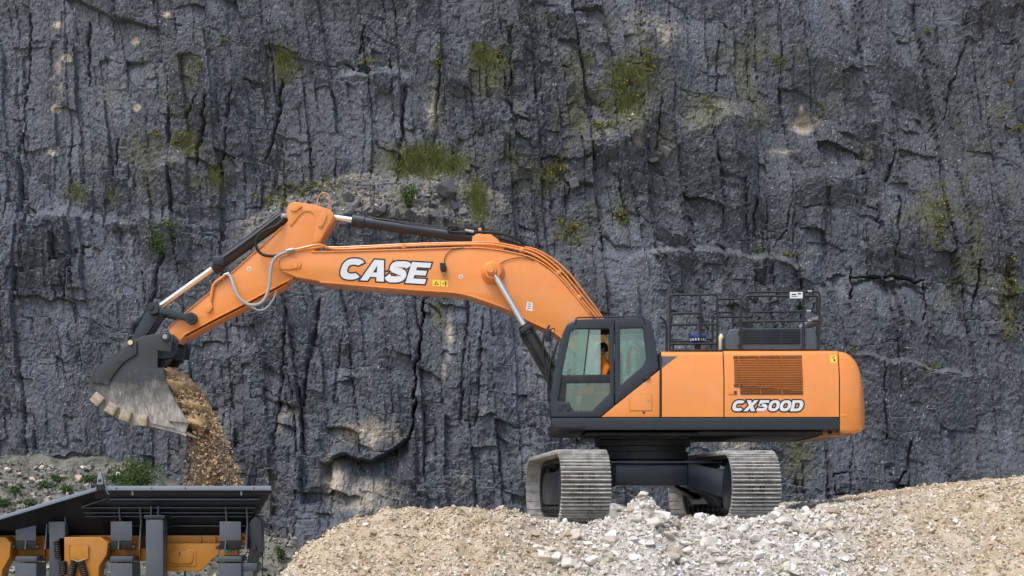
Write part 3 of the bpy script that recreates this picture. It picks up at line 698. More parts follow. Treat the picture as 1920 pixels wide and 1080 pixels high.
# counterweight
def cw_loft():
    sec = [(1575.2,656.3,811,0),(1583,656.8,812,.0),(1591,659,812.5,.012),(1599,664,812,.03),(1605.5,670.5,811,.055),(1610.5,679,810,.085),(1614.5,691,808.5,.13),(1617.5,708,806,.19),(1619.8,730,803,.27),(1621,752,799,.38),(1621.6,768,792,.52)]
    mb = MB(); n = 0; rows = []
    for px, pt, pb, ins in sec:
        x = PX(px, ins); z1, z0 = zs(pt), zs(pb); y0, y1 = ins, HW-ins; r = min(.16, (z1-z0)*.4); le = .10*(1-min(1, ins*4)); zb = zs(708); pr = []
        zb = min(zb, z1-r-.02) if z1-r > z0+.1 else (z0+z1)/2
        pr += [(y0+.06, z0), (y0+.015, z0+.02), (y0, z0+.06), (y0, max(zb, z0+.1)), (y0+le, z1-r)]
        pr += [(y0+le+r*(1-math.cos(k/6*math.pi/2)), z1-r+r*math.sin(k/6*math.pi/2)) for k in range(1, 7)]
        pr += [(HW-a_, b_) for a_, b_ in pr[::-1]]
        rows.append([(x, a_, b_) for a_, b_ in pr])
    n = len(rows[0]); vv = [p for r_ in rows for p in r_]; ff = []
    for k in range(len(rows)-1): ff += [(k*n+i, k*n+(i+1) % n, (k+1)*n+(i+1) % n, (k+1)*n+i) for i in range(n)]
    ff += [tuple(range(n)), tuple(range((len(rows)-1)*n, len(rows)*n))[::-1]]
    mb.add(vv, ff); return mb.obj('counterweight', M['orange'], EX, ang=50)
cw = cw_loft()
cb2 = plate('counterweight_base', [(1542,805),(1608,806),(1600,816),(1536,818)], .35, 2.6, paint('dusty_brown_paint', (.36,.16,.07), .6, .3), cw, .01, ref=.35)
for px in (1556, 1573, 1590):
    q = P(px, 811, .35); mb = MB(); mb.cyl((q.x,.30,q.z),(q.x,.36,q.z),.035,n=10); mb.obj('bolt', M['dark'], cb2)
plate('corner_cap', [(1576,776),(1584,776),(1588,781),(1576,781)], -.006, .02, M['orange'], cw, .003)
decal_plate('warning_sticker', [(1558.5,664.5),(1570.5,664.5),(1570.5,679),(1558.5,679)], M['yellow'], pB)
for pts in ([(1561,667.5),(1568,667.5),(1568,668.7),(1561,668.7)], [(1561,670.2),(1566,670.2),(1566,671.4),(1561,671.4)], [(1564.5,672.5),(1568,672.5),(1568,677),(1564.5,677)]):
    decal_plate('print', pts, M['black'], pB, .006)
mb = MB(); q = P(1580,654,1.2); mb.lathe((q.x,1.2,zs(658)),(q.x,1.2,zs(651)),[(0,.12),(.5,.12),(.8,.09),(1,.04)],16); mb.obj('filler_cap', M['green'], cw)
# hood above the engine
hp = roundpoly([(1360,657),(1360,631),(1368,617),(1392,615),(1500,614.5),(1524,615.5),(1533,632),(1534,657)], 4)
hood = plate('hood', hp, .32, 1.9, M['slate'], EX, .03, ref=.32, res=3)
hg = plate('hood_grille', [(1393,617),(1500,617),(1500,645),(1393,645)], .305, .03, M['dark'], hood, .003, ref=.32)
for k in range(9):
    z = PZ(619.5+k*2.9, .32); mb = MB(); mb.box((PX(1394,.32), .295, z-.005), (PX(1499,.32), .31, z+.004)); mb.obj('slat', M['charcoal'], hg)
for px in (1428, 1464):
    mb = MB(); mb.box((PX(px,.32)-.008, .288, PZ(645,.32)), (PX(px,.32)+.008, .3, PZ(617,.32))); mb.obj('mullion', M['charcoal'], hg)
for px, py in ((1385,624),(1385,648),(1508,623),(1508,647),(1388,656),(1447,655),(1506,655)):
    q = P(px, py, .31); link('bolt', BOLT, M['steel'], hood, Matrix.Translation(q) @ Matrix.Rotation(R(90), 4, 'X') @ Matrix.Scale(1.2, 4))
mb = MB(); mb.tube([P(1500,618,1.2), P(1515,607,1.2), P(1537,600,1.2)], .10, 14); mb.obj('exhaust_pipe', M['slate'], EX)
# deck rails
def rail(paths, Y, name='guard_rail', r=.023):
    mb = MB()
    for pts, rad in paths:
        pp = [P(a, b, Y) for a, b in (roundopen(pts, rad) if rad else pts)]
        mb.tube(pp, r, 8)
    return mb.obj(name, M['dark'], EX)
def roundopen(pts, rad, n=4):
    out = [pts[0]]
    for i in range(1, len(pts)-1):
        p0, p1, p2 = Vector(pts[i-1]), Vector(pts[i]), Vector(pts[i+1]); a, b = p0-p1, p2-p1; r = min(rad, a.length*.5, b.length*.5)
        A, B = p1+a.normalized()*r, p1+b.normalized()*r
        out += [tuple(A*(1-t)**2+p1*2*t*(1-t)+B*t*t) for t in [k/n for k in range(n+1)]]
    return out + [pts[-1]]
rail([([(1256,662),(1256,553),(1345,552),(1345,662)], 6), ([(1313,552),(1313,641)], 0), ([(1257,606),(1259,588),(1316,587),(1319,606)], 5), ([(1256,609),(1345,608)], 0), ([(1256,645),(1345,644)], 0), ([(1256,657),(1345,657)], 0)], .28)
rail([([(1345,561),(1390,560)], 0), ([(1345,594),(1408,594),(1413,585),(1528,583.5)], 5), ([(1336,662),(1336,592),(1341,586),(1374,585),(1375,616)], 4)], 2.6)
rail([([(1389,657),(1389,560),(1398,548),(1537,546.5),(1536,657)], 9), ([(1506.5,547),(1506.5,657)], 0), ([(1391,603),(1538,601),(1541,598)], 0)], .28)
rail([([(1262,662),(1262,640),(1330,640)], 3)], 2.9)
rail([([(1400,657),(1400,555),(1532,555),(1532,657)], 4)], 2.9)
rail([([(1237,594),(1247,601),(1250,615),(1250,662)], 6)], .3)
mb = MB()
for px, py in ((1518,546.5),(1516,583.5),(1518,601.5)):
    mb.cyl(P(px-4,py,.28), P(px+4,py,.28), .024, n=8)
mb.obj('rail_clamp', M['steel'], EX)
sg = plate('rail_sign', [(1481,547.5),(1505,547.5),(1505,559.5),(1481,559.5)], .255, .01, M['white'], EX, .002, ref=.255)
for a, b, d, e in ((1484,551,1493,553),(1484,555,1495,556.2),(1496,549.3,1502,552)):
    plate('print', [(a,b),(d,b),(d,e),(a,e)], .252, .004, M['black'], sg, 0, ref=.255)
mb = MB(); mb.box((PX(1250,.3), .3, zs(661)), (PX(1357,.3), 2.6, zs(658.5))); mb.obj('walkway', M['dark'], EX)
mb = MB(); mb.box((PX(1257,.3), .28, zs(659.5)), (PX(1345,.3), .31, zs(652))); mb.obj('toe_board', M['dark'], EX)
# intake pre-cleaner and filler
q = P(1308,635,1.1); mb = MB()
mb.lathe((q.x,1.1,PZ(643,1.1)),(q.x,1.1,PZ(627,1.1)),[(0,.10),(.15,.14),(.6,.155),(.62,.175),(.85,.175),(.9,.16),(1,.05)],24); pc = mb.obj('air_precleaner', M['blue'], EX)
mb = MB(); mb.cyl((q.x,1.1,PZ(661,1.1)),(q.x,1.1,PZ(641,1.1)),.06,n=14); mb.obj('intake_pipe', M['dark'], pc)
mb = MB()
for k in range(7):
    a = R(-150+k*20); mb.box((-.012,-.003,0),(.012,.003,.05), Matrix.Translation((q.x+.158*math.cos(a), 1.1+.158*math.sin(a), PZ(641,1.1)+.01)) @ Matrix.Rotation(a+R(90),4,'Z'))
mb.obj('print', M['white'], pc)
q = P(1352,640,.9); mb = MB(); mb.lathe((q.x,.9,PZ(656,.9)),(q.x,.9,PZ(626,.9)),[(0,.05),(.4,.06),(.7,.06),(.85,.045),(1,.02)],16); mb.obj('filler_neck', M['cream'], EX)

# ---- cab
CW = 1.12
door_out = [(1034,782.4),(1031.5,762),(1040,695),(1055,625),(1063,608.5),(1080,601),(1151.5,599.5),(1151.5,760.5),(1125,782.4)]
door_hole = [(1046,752),(1056,690),(1070,622),(1079,616.5),(1143,616),(1144,736),(1109,770),(1075,770),(1066.5,754)]
door = plate('door', smoothpoly(door_out[:0], 2) or roundpoly(door_out, 4), .0, .07, M['charcoal'], EX, .016, [roundpoly(door_hole, 4)], res=3)
side_out = [(1153,599.5),(1205,596.5),(1221,602),(1229,640),(1235.5,692),(1153,759)]
side_hole = [(1162.5,616),(1206,614.5),(1212,672),(1206,684.5),(1163,722)]
cs = plate('cab_side', roundpoly(side_out, 5), .0, .07, M['charcoal'], EX, .016, [roundpoly(side_hole, 4)], res=3)
plate('door_glass', [(1053,704),(1057,685),(1070,622),(1079,616.5),(1104,616),(1096,704)], .05, .006, M['glass'], door, 0)
plate('door_glass', [(1046,752),(1048,716),(1144,716),(1144,736),(1109,770),(1075,770),(1066.5,754)], .05, .006, M['glass'], door, 0)
plate('window_glass', side_hole, .05, .006, M['glass'], cs, 0)
plate('sliding_pane', [(1084,618),(1126,618),(1126,703),(1080,703)], .062, .006, M['painted_sheen'], door, 0)
plate('window_divider', [(1053,703.5),(1144,702),(1144,718),(1048,719)], .03, .05, M['dark'], door, .004)
plate('window_trim', [(1046,753),(1050,718),(1063,718),(1060,753)], .035, .03, M['dark'], door, .003)
plate('window_bar', [(1103.3,618),(1105.8,618),(1096,703),(1093.5,703)], .045, .04, M['dark'], door, .003)
plate('door_handle', roundpoly([(1049,756),(1066,756),(1070,763),(1069,771),(1062,771),(1061,762),(1055,762),(1054,771),(1049,771)], 2), -.015, .04, M['charcoal'], door, .008)
plate('door_latch', roundpoly([(1208,705.5),(1219,705.5),(1219,710.5),(1208,710.5)], 1.5), -.03, .05, M['dark'], cs, .006)
for py in (624, 642, 735): 
    mb = MB(); q = P(1152.2, py, 0); mb.cyl((q.x,-.012,q.z-.03),(q.x,-.012,q.z+.03),.014,n=8); mb.obj('hinge', M['dark'], door)
# far side, roof, front and rear of the cab
plate('cab_far_side', roundpoly([(1034,782),(1031.5,762),(1040,695),(1055,625),(1063,608.5),(1080,601),(1205,596.5),(1221,602),(1229,640),(1235,782)], 4), CW-.05, .05, M['charcoal'], EX, .012, [roundpoly([(1048,735),(1056,690),(1071,622),(1079,616),(1206,614),(1216,690),(1216,735)], 4)], ref=0)
plate('window_glass', [(1046,738),(1056,690),(1070,620),(1079,615),(1207,613),(1218,690),(1218,738)], CW-.03, .006, M['glass'], EX, 0, ref=0)
plate('cab_roof', roundpoly([(1062,611),(1066,605),(1080,598.5),(1205,595),(1220,600),(1222,608),(1200,607),(1082,610)], 3), .03, CW-.06, M['charcoal'], EX, .02, ref=0, res=3)
plate('cab_floor', [(1036,782),(1034,774),(1232,774),(1232,782)], .05, CW-.1, M['dark'], EX, .005, ref=0)
plate('cab_rear', [(1216,690),(1228,690),(1234,781),(1216,781)], .05, CW-.1, M['trim'], EX, .005, ref=0)
plate('cab_front', [(1034,776),(1032,764),(1036,735),(1040,735),(1038,764),(1040,776)], .06, CW-.12, M['charcoal'], EX, .005, ref=0)
plate('windscreen', [(1036,735),(1041,695),(1056,625),(1064,610),(1065,611),(1057.5,626),(1042.5,695),(1037.5,735)], .06, CW-.12, M['glass'], EX, 0, ref=0)
rail([([(1079,607),(1080,597),(1084,595.5),(1203,593.5),(1208,597),(1209,606)], 3)], -.01, 'roof_rail', .014)
mb = MB(); mb.tube([P(1029,795,-.02),P(1022,770,-.05),P(1020,735,-.05),P(1027,680,-.05),P(1037,630,-.05),P(1040,617,-.03),P(1034,617,-.02),P(1030,625,.0)], .010, 6, 4)
mb.tube([P(1033,790,0),P(1034,798,-.05),P(1040,802,-.06),P(1060,803,-.05)], .012, 6, 3); mb.tube([P(1020,768,-.05),P(1032,770,.01)],.01,6); mb.obj('grab_rail', M['dark'], EX)
mb = MB(); mb.box(P(1022,616,.02), P(1034,640,.06)+Vector((0,.05,0))); mb.obj('mirror', M['dark'], EX, bev=.02)
# interior: seat, consoles, levers
plate('seat', roundpoly([(1122,742),(1160,740),(1164,752),(1124,756)], 4), .32, .5, M['seat'], EX, .03, ref=.3)
plate('seat_back', roundpoly([(1150,742),(1152,690),(1158,660),(1168,660),(1168,742)], 4), .32, .5, M['seat'], EX, .03, ref=.3)
plate('seat_base', [(1128,756),(1160,756),(1164,775),(1124,775)], .38, .38, M['trim'], EX, .01, ref=.3)
plate('console', roundpoly([(1098,722),(1150,716),(1152,730),(1104,735)], 4), .82, .2, M['trim'], EX, .02, ref=.3)
plate('console', roundpoly([(1112,724),(1150,718),(1152,732),(1116,735)], 4), .1, .14, M['trim'], EX, .02, ref=.1)
plate('lower_lining', [(1066,724),(1140,722),(1140,772),(1062,772)], .93, .04, M['trimlight'], EX, .005, ref=.6)
mb = MB(); mb.tube([P(1106,726,.16),P(1104,714,.16),P(1103,704,.16)],.016,8,2); mb.tube([P(1070,770,.5),P(1074,745,.5),P(1080,722,.5)],.014,8); mb.obj('control_lever', M['dark'], EX)
plate('monitor', roundpoly([(1064,690),(1072,688),(1072,706),(1064,708)], 1), .85, .14, M['dark'], EX, .01, ref=.6)
mb = MB(); mb.tube([P(1180,700,.9),P(1180,660,.9),P(1186,650,.9)],.03,8,3); mb.obj('belt_post', M['amber'], EX)
mb = MB(); mb.lathe(P(1197,650,.75),P(1203,640,.75),[(0,.02),(.3,.09),(1,.1)],14); mb.obj('work_lamp', M['white'], EX)

# ---- boom
YB, HB = 1.85, .36; YN = YB - HB
boom_top = [(521,499),(522,490),(527,482),(540,475),(555,471),(584,473),(633,472.5),(787,468),(876,465),(921,467.5),(965,475),(1004,487),(1042,514),(1084,562),(1110,595),(1150,655),(1156,700)]
boom_bot = [(1148,716),(1128,712),(1090,670),(1048,628),(1024,615),(989,598.5),(959,581),(906,561.5),(876,552),(847,547),(787,543),(698,536),(600,527.5),(556,520),(530,509)]
boom = plate('boom', boom_top + boom_bot, YN, 2*HB, M['orange'], EX, .012, ref=YN)
# flanges: top and bottom plates standing a little proud of the webs
def strip(pts, t, name, mat, parent, y0, y1, ref):
    q = [Vector(p) for p in xz(pts, ref)]; up = []; dn = []
    for i, p in enumerate(q):
        d = (q[min(i+1,len(q)-1)]-q[max(i-1,0)]).normalized(); n_ = Vector((-d.y, d.x)); up.append(p+n_*t); dn.append(p-n_*.004)
    loop = [tuple(v) for v in up] + [tuple(v) for v in dn[::-1]]
    return link(name, prism_mesh([loop], y0, y1, .004), mat, parent)
strip(smoothpoly(boom_top[5:15], 3, False), .022, 'top_flange', M['orange'], boom, YN-.022, YB+HB+.022, YN)
strip(smoothpoly(boom_bot[2:13], 3, False), .026, 'bottom_flange', M['orange'], boom, YN-.03, YB+HB+.03, YN)
def disc(name, px, py, y0, y1, r, mat, parent, n=28, r2=None, ref=None):
    q = P(px, py, y0 if ref is None else ref); mb = MB(); mb.lathe((q.x,y0,q.z),(q.x,y1,q.z),[(0,r*.9),(.15,r),(1,r2 or r)],n); return mb.obj(name, mat, parent)
# tip pin plate, hoist cylinder boss
plate('pin_plate', roundpoly([(524,498),(526,484),(536,482),(560,486),(566,494),(562,504),(540,506),(528,505)], 5), YN-.025, .03, M['orange'], boom, .006, ref=YN)
disc('pin', 553, 498, YN-.04, YN, .05, M['orange'], boom)
bb = disc('cylinder_boss', 924, 508, YN-.22, YN, .17, M['orange'], boom, 32, .24)
disc('pin', 922, 506, YN-.30, YN-.2, .10, M['orange_dull'], boom); disc('pin', 920, 505, YN-.33, YN-.29, .065, M['orange'], boom)
disc('cylinder_boss', 924, 508, YB+HB, YB+HB+.22, .2, M['orange'], boom, 32, .17, ref=YN)
lug = plate('cylinder_lug', [(884,461),(886,443),(893,439),(920,439),(934,449),(945,466),(940,472),(890,470)], YB-.2, .05, M['orange'], boom, .008, ref=YB-.2)
plate('cylinder_lug', [(884,461),(886,443),(893,439),(920,439),(934,449),(945,466),(940,472),(890,470)], YB+.15, .05, M['orange'], boom, .008, ref=YB-.2)
disc('pin', 905, 450, YB-.24, YB+.24, .065, M['orange'], boom)
mb = MB(); mb.box(P(897,441,YB)+Vector((0,-.05,0)), P(903,428,YB)+Vector((0,.05,0))); mb.obj('stop', M['orange'], boom, bev=.01)
# lettering
def stroke(path, w):
    p = [Vector(q) for q in smoothpoly(path, 5, False)]; L = []; Rr = []
    for i, q in enumerate(p):
        d = (p[min(i+1,len(p)-1)]-p[max(i-1,0)]).normalized(); n_ = Vector((-d.y, d.x))*w/2; L.append(tuple(q+n_)); Rr.append(tuple(q-n_))
    return L + Rr[::-1]
def arcpts(cx_, cy_, rx, ry, a0, a1, n=22, pw=2.5):
    out = []
    for k in range(n+1):
        a = R(a0+(a1-a0)*k/n); ca, sa = math.cos(a), math.sin(a)
        out.append((cx_+rx*math.copysign(abs(ca)**(2/pw), ca), cy_+ry*math.copysign(abs(sa)**(2/pw), sa)))
    return out
def glyph(ch):                       # heavy wide letters in a box one unit high; returns width, loops
    if ch == 'C': return 1.16, [arcpts(.6,.5,.6,.5,38,322) + arcpts(.62,.5,.29,.22,310,50)]
    if ch == 'A': return 1.26, [[(0,0),(.40,1),(.90,1),(1.26,0),(.86,0),(.80,.19),(.46,.19),(.39,0)], [(.53,.40),(.74,.40),(.65,.74)]]
    if ch == 'S': return 1.10, [stroke([(1.02,.74),(.90,.85),(.55,.86),(.26,.82),(.20,.70),(.30,.60),(.55,.53),(.82,.45),(.90,.31),(.80,.18),(.52,.135),(.22,.15),(.06,.29)], .285)]
    if ch == 'E': return 1.02, [[(0,0),(0,1),(1.02,1),(1.02,.77),(.34,.77),(.34,.62),(.92,.62),(.92,.40),(.34,.40),(.34,.23),(1.02,.23),(1.02,0)]]
    if ch == 'X': return 1.22, [[(0,0),(.40,.52),(.06,1),(.48,1),(.63,.74),(.82,1),(1.22,1),(.82,.50),(1.16,0),(.74,0),(.58,.28),(.40,0)]]
    if ch == '5': return 1.06, [[(.12,1),(1.04,1),(1.04,.77),(.42,.77),(.40,.50),(.06,.46)]], [stroke([(.22,.53),(.52,.56),(.80,.48),(.88,.33),(.78,.18),(.5,.135),(.2,.15),(.04,.24)], .27)]
    if ch == '0': return 1.08, [arcpts(.54,.5,.54,.5,0,345), arcpts(.54,.5,.23,.25,0,345)]
    if ch == 'D': return 1.16, [[(0,0),(0,1)] + arcpts(.60,.5,.56,.5,90,-90), [(.32,.24),(.32,.76)] + arcpts(.58,.5,.24,.26,90,-90)]
def lettering(name, txt, parent, x0, z0, w, h, ang, y, grow, shear, gap):
    gl = [glyph(ch) for ch in txt]; tot = sum(g_[0] for g_ in gl)+gap*(len(gl)-1); sx = w/tot; x = 0; ca, sa = math.cos(ang), math.sin(ang); yo = 0
    shapes = []
    for g_ in gl:
        for sh in g_[1:]: shapes.append((x, sh))
        x += g_[0]+gap
    for x, loops in shapes:
        f = lambda p: (x0+((x+p[0])*sx+p[1]*h*shear)*ca-p[1]*h*sa, z0+((x+p[0])*sx+p[1]*h*shear)*sa+p[1]*h*ca)
        LL = [[f(p) for p in lp] for lp in loops]
        link(name, prism_mesh(LL, y-.006, y-.004, 0), M['white'], parent)
        cu = bpy.data.curves.new('t','CURVE'); cu.dimensions = '2D'; cu.fill_mode = 'BOTH'; cu.extrude = .0008; cu.offset = grow
        for lp in LL:
            sp = cu.splines.new('POLY'); sp.points.add(len(lp)-1)
            for q, (a, b) in zip(sp.points, lp): q.co = (a, b, 0, 1)
            sp.use_cyclic_u = True
        ob = bpy.data.objects.new('t', cu); me = bpy.data.meshes.new_from_object(ob); bpy.data.objects.remove(ob); bpy.data.curves.remove(cu)
        me.transform(Matrix(((1,0,0,0),(0,0,-1,y-.0015-yo),(0,1,0,0),(0,0,0,1)))); me.materials.clear(); link(name+'_outline', me, M['black'], parent); yo += .0002
q = P(633.5, 523, YN); s_ = .01*(D+YN)/D
lettering('lettering', 'CASE', boom, q.x, q.z, 163*s_, 40*s_, R(-3.4), YN, .03, .26, .02)
q = P(1371, 771, 0)
lettering('lettering', 'CX500D', pB, q.x, q.z, 1.32, .205, 0, -.001, .026, .26, .05)
# decals and small fittings on the boom
def decal(name, pts, Y, mat, parent): return plate(name, pts, Y-.004, .003, mat, parent, 0, ref=Y)
st = decal('warning_sticker', [(811,524.5),(840,526),(840,538),(811,536.5)], YN, M['yellow'], boom)
plate('print', [(814,534),(818,527),(823,534.3)], YN-.006, .003, M['black'], st, 0, [[(816,533),(818.2,529),(821,533.2)]], ref=YN)
for pts in ([(829,531),(833,531),(833,532.4),(829,532.4)], [(834.5,528),(837,528),(837,536),(834.5,536)], [(825.5,526),(826.2,526),(826.2,537),(825.5,537)]):
    plate('print', pts, YN-.006, .003, M['black'], st, 0, ref=YN)
tg = decal('label_plate', [(988,566),(999,568),(998,584),(986,581)], YN, M['white'], boom)
for a, b in ((990,569),(989.5,573),(989,577)): plate('print', [(a,b),(a+6,b+1),(a+5.6,b+2.2),(a-.2,b+1.2)], YN-.006, .003, M['slate'], tg, 0, ref=YN)
def target_mark(px, py, Y, parent):
    t_ = disc('target_mark', px, py, Y-.004, Y, .04, M['white'], parent, 16, ref=Y)
    for sx, sy in ((-1,-1),(1,1)): plate('print', [(px,py),(px+sx*2.6,py),(px,py+sy*2.6)], Y-.006, .003, M['black'], t_, 0, ref=Y)
target_mark(864, 519, YN, boom)
lp = plate('work_lamp', roundpoly([(825,494),(836,495),(838,505),(834,511),(826,508)], 2), YN-.12, .12, M['dark'], boom, .01, ref=YN)
mb = MB(); mb.cyl(P(832,510,YN-.05),P(832.5,516,YN-.05),.022,n=10); mb.obj('lamp_socket', M['steel'], lp)
mb = MB(); mb.tube([P(833,496,YN-.03),P(834,484,YN-.02),P(840,474,YN-.02),P(852,467,YN-.02),P(870,464.5,YN-.02)], .008, 6, 5); mb.obj('cable', M['rubber'], boom); mb = MB()
mb.tube([P(934,499,YN-.02),P(945,490,YN-.02),P(965,484,YN-.02),P(985,484,YN-.02),P(1002,489,YN-.02)], .008, 6, 5); mb.obj('cable', M['rubber'], boom)
# hard lines along the boom top
def tubes(name, mat, parent, items):
    for pts, r in items:
        mb = MB(); mb.tube([P(a, b, y) for a, b, y in pts], r, 8, 4); mb.obj(name, mat, parent)
y1, y2, y3 = YN+.02, YN+.12, YN+.22
tubes('hydraulic_pipe', M['orange'], boom, [
    ([(549,469,y1-.06),(575,463,y1-.06),(600,459,y1-.05),(628,467,y1),(700,464,y1),(787,460,y1),(876,458,y1),(925,459,y1),(968,467,y1),(1006,480,y1),(1046,510,y1),(1088,560,y1),(1122,600,y1),(1140,630,y1)], .024),
    ([(549,472,y2-.1),(580,467,y2-.1),(605,463,y2),(632,464,y2),(700,461,y2),(787,457,y2),(876,455,y2),(925,455,y2),(970,463,y2),(1010,475,y2),(1052,507,y2),(1094,558,y2),(1127,599,y2),(1145,630,y2)], .022),
    ([(985,463,y3),(1014,472,y3),(1058,503,y3),(1100,555,y3),(1130,596,y3),(1150,630,y3)], .02)])
for px, py in ((757,461),(979,468),(1048,511),(1086,557)):
    mb = MB(); mb.box(P(px-4,py-4,YN)+Vector((0,-.02,0)), P(px+4,py+4,YN)+Vector((0,.3,0))); mb.obj('pipe_clamp', M['orange'], boom, bev=.01)
tubes('hydraulic_hose', M['rubber'], boom, [
    ([(860,425,YB-.15),(842,425,YB-.15),(840,431,YB-.15),(848,435,YB-.15),(890,436,YB-.15)], .022), ([(862,429,YB-.1),(846,431,YB-.1),(850,438,YB-.1),(888,441,YB-.1)], .018),
    ([(888,434,YB-.14),(930,437,YB-.14),(965,446,YB-.14),(990,462,YB-.1),(1030,492,YB-.05),(1075,525,YB)], .026),
    ([(935,447,YB),(965,455,YB),(1000,477,YB),(1040,505,YB),(1078,530,YB)], .026)])
mb = MB(); mb.cyl(P(872,432,YB-.15),P(888,435,YB-.15),.035,n=10); mb.obj('hose_fitting', M['steel'], boom)
# ---- cylinders
def cylinder(name, a, b, t_rod, r_b, r_r, Y, parent, rod_first=True, barrel_mat='charcoal'):
    A, B = P(a[0], a[1], Y), P(b[0], b[1], Y); Mid = A.lerp(B, t_rod)
    mb = MB(); mb.lathe(Mid, B, [(0,r_b*.95),(.0,r_b*1.16),(.10,r_b*1.16),(.105,r_b),(.97,r_b),(.98,r_b*1.05),(1,r_b*1.05)], 24); br = mb.obj(name, M[barrel_mat], parent)
    mb = MB(); mb.cyl(A, Mid.lerp(B, .05), r_r, n=20); mb.obj('rod', M['chrome'], br)
    return br, A, B
ac, A, B = cylinder('arm_cylinder', (622,407), (889,446), .145, .118, .065, YB, EX)
mb = MB(); mb.tube([P(690,406,YB-.05),P(700,409,YB-.1),P(760,417,YB-.12),P(845,428,YB-.12)], .014, 6); mb.obj('cylinder_pipe', M['charcoal'], ac)
for Y_ in (YN-.16, YB+HB+.16):
    hc, A, B = cylinder('hoist_cylinder', (922,506), (1072,765), .40, .105, .062, Y_, EX, True, 'dark')
    mb = MB(); q0, q1 = A.lerp(B,.42), A.lerp(B,.98); off = Vector((-.13,0,-.06)); mb.tube([q0+off*.7, q0.lerp(q1,.05)+off, q1+off], .028, 8); mb.tube([q0-off*.8+Vector((0,-.1,0)), q1-off*.8+Vector((0,-.1,0))], .018, 8); mb.obj('cylinder_pipe', M['dark'], hc)
    mb = MB(); q2 = A.lerp(B,.43); mb.box((-.13,-.13,-.05),(.13,.13,.05), Matrix.Translation(q2) @ (B-A).to_track_quat('Z','Y').to_matrix().to_4x4()); mb.obj('cylinder_head', M['dark'], hc, bev=.02)
mb = MB(); mb.box(P(1062,740,1.3), P(1140,800,1.3)+Vector((0,1.1,0))); mb.obj('boom_foot_bracket', M['dark'], EX, bev=.02)
tubes('hydraulic_hose', M['rubber'], EX, [([(1030,610,1.3),(1018,640,1.25),(1024,700,1.2),(1040,760,1.2)], .022), ([(1046,640,1.3),(1030,690,1.2),(1028,740,1.2),(1036,775,1.2)], .022), ([(985,612,1.35),(1000,640,1.3),(1012,660,1.3)], .03)])
# ---- stick
HS = .25; YS = YB - HS
stick_p = [(316,616),(347,588),(395,548),(436,511),(495,458),(530,425),(540,414),(536.5,396),(542,384),(552,378),(593,384),(620,393),(627,404),(626,413),(612,434),(602,452),(580,484),(549,520),(463,566),(400,598),(347,626),(331,642),(322,638)]
stick = plate('stick', stick_p, YS, 2*HS, M['orange'], EX, .012, ref=YS)
strip([(549,520),(463,566),(400,598),(347,626),(333,641)], .02, 'bottom_flange', M['orange'], stick, YS-.03, YB+HS+.03, YS)
strip([(537,532),(463,572),(400,603.5),(347,632)], .018, 'bottom_flange', M['orange_dull'], stick, YS+.03, YB+HS-.03, YS)
strip([(316,616),(347,588),(395,548),(436,511),(495,458),(530,425)], .014, 'top_flange', M['orange'], stick, YS-.02, YB+HS+.02, YS)
head = [(541,385),(552,379),(592,385),(619,394),(626,405),(611,432),(600,452),(586,456),(591,430),(591,408),(583,398),(572,397),(562,404),(545,425),(541,410),(538,397)]
plate('head_plate', smoothpoly(head, 2), YS-.022, .024, M['orange'], stick, .008, ref=YS)
plate('pin_plate', roundpoly([(544,395),(551,387),(566,384),(567,389),(553,398)], 3), YS-.05, .04, M['orange'], stick, .006, ref=YS)
plate('pin_plate', roundpoly([(596,424),(598,408),(606,396),(614,403),(610,415),(605,427)], 4), YS-.05, .04, M['orange'], stick, .006, ref=YS)
disc('pin', 562, 387, YS-.06, YS, .03, M['orange'], stick); disc('pin', 600, 422, YS-.06, YS, .035, M['orange'], stick)
mb = MB(); mb.tube([P(595,385,YB),P(597,370,YB),P(604,362,YB),P(613,363,YB),P(618,372,YB),P(615,390,YB)], .009, 8, 4); mb.obj('lifting_loop', M['orange'], stick)
target_mark(467, 504, YS, stick)
bc, A, B = cylinder('bucket_cylinder', (302,573), (540,402), .405, .125, .062, YB, EX)
mb = MB(); mb.tube([P(403,493,YB-.1),P(420,482,YB-.14),P(470,446,YB-.14),P(530,400,YB-.12)], .03, 8, 2); mb.obj('cylinder_pipe', M['charcoal'], bc)
mb = MB(); mb.box(P(398,497,YB-.16), P(420,480,YB-.16)+Vector((0,.1,0))); mb.obj('pipe_fitting', M['charcoal'], bc, bev=.02)
mb = MB(); mb.box(P(526,409,YB-.15), P(540,400,YB-.15)+Vector((0,.1,0))); mb.obj('pipe_fitting', M['steel'], bc, bev=.02)
tubes('hydraulic_hose', M['ghose'], stick, [
    ([(424,514,YS-.05),(432,518,YS-.1),(438,535,YS-.2),(448,558,YS-.28),(466,571,YS-.3),(485,570,YS-.3),(498,558,YS-.28),(505,535,YS-.25),(507,510,YS-.22),(512,490,YS-.2),(524,478,YS-.18),(547,470,YN-.06)], .034),
    ([(470,575,YS-.05),(486,582,YS-.05),(500,577,YS-.05),(512,562,YS-.02),(519,545,YS)], .018)])
tubes('hydraulic_hose', M['rubber'], stick, [([(533,408,YS-.05),(520,422,YS-.12),(498,432,YS-.2),(482,446,YS-.2),(481,464,YS-.18),(492,477,YS-.15),(515,480,YS-.15),(540,472,YN-.06)], .03)])
mb = MB(); mb.cyl(P(537,470.5,YN-.06),P(551,468,YN-.06),.042,n=12); mb.obj('hose_fitting', M['steel'], stick)
mb = MB(); mb.cyl(P(421,516,YS-.05),P(430,513,YS-.05),.04,n=12); mb.obj('hose_fitting', M['steel'], stick)
tubes('hydraulic_pipe', M['orange'], stick, [([(423,516,YS-.05),(410,525,YS-.05),(400,535,YS-.04),(397,552,YS-.03),(394,570,YS-.02)], .032)])
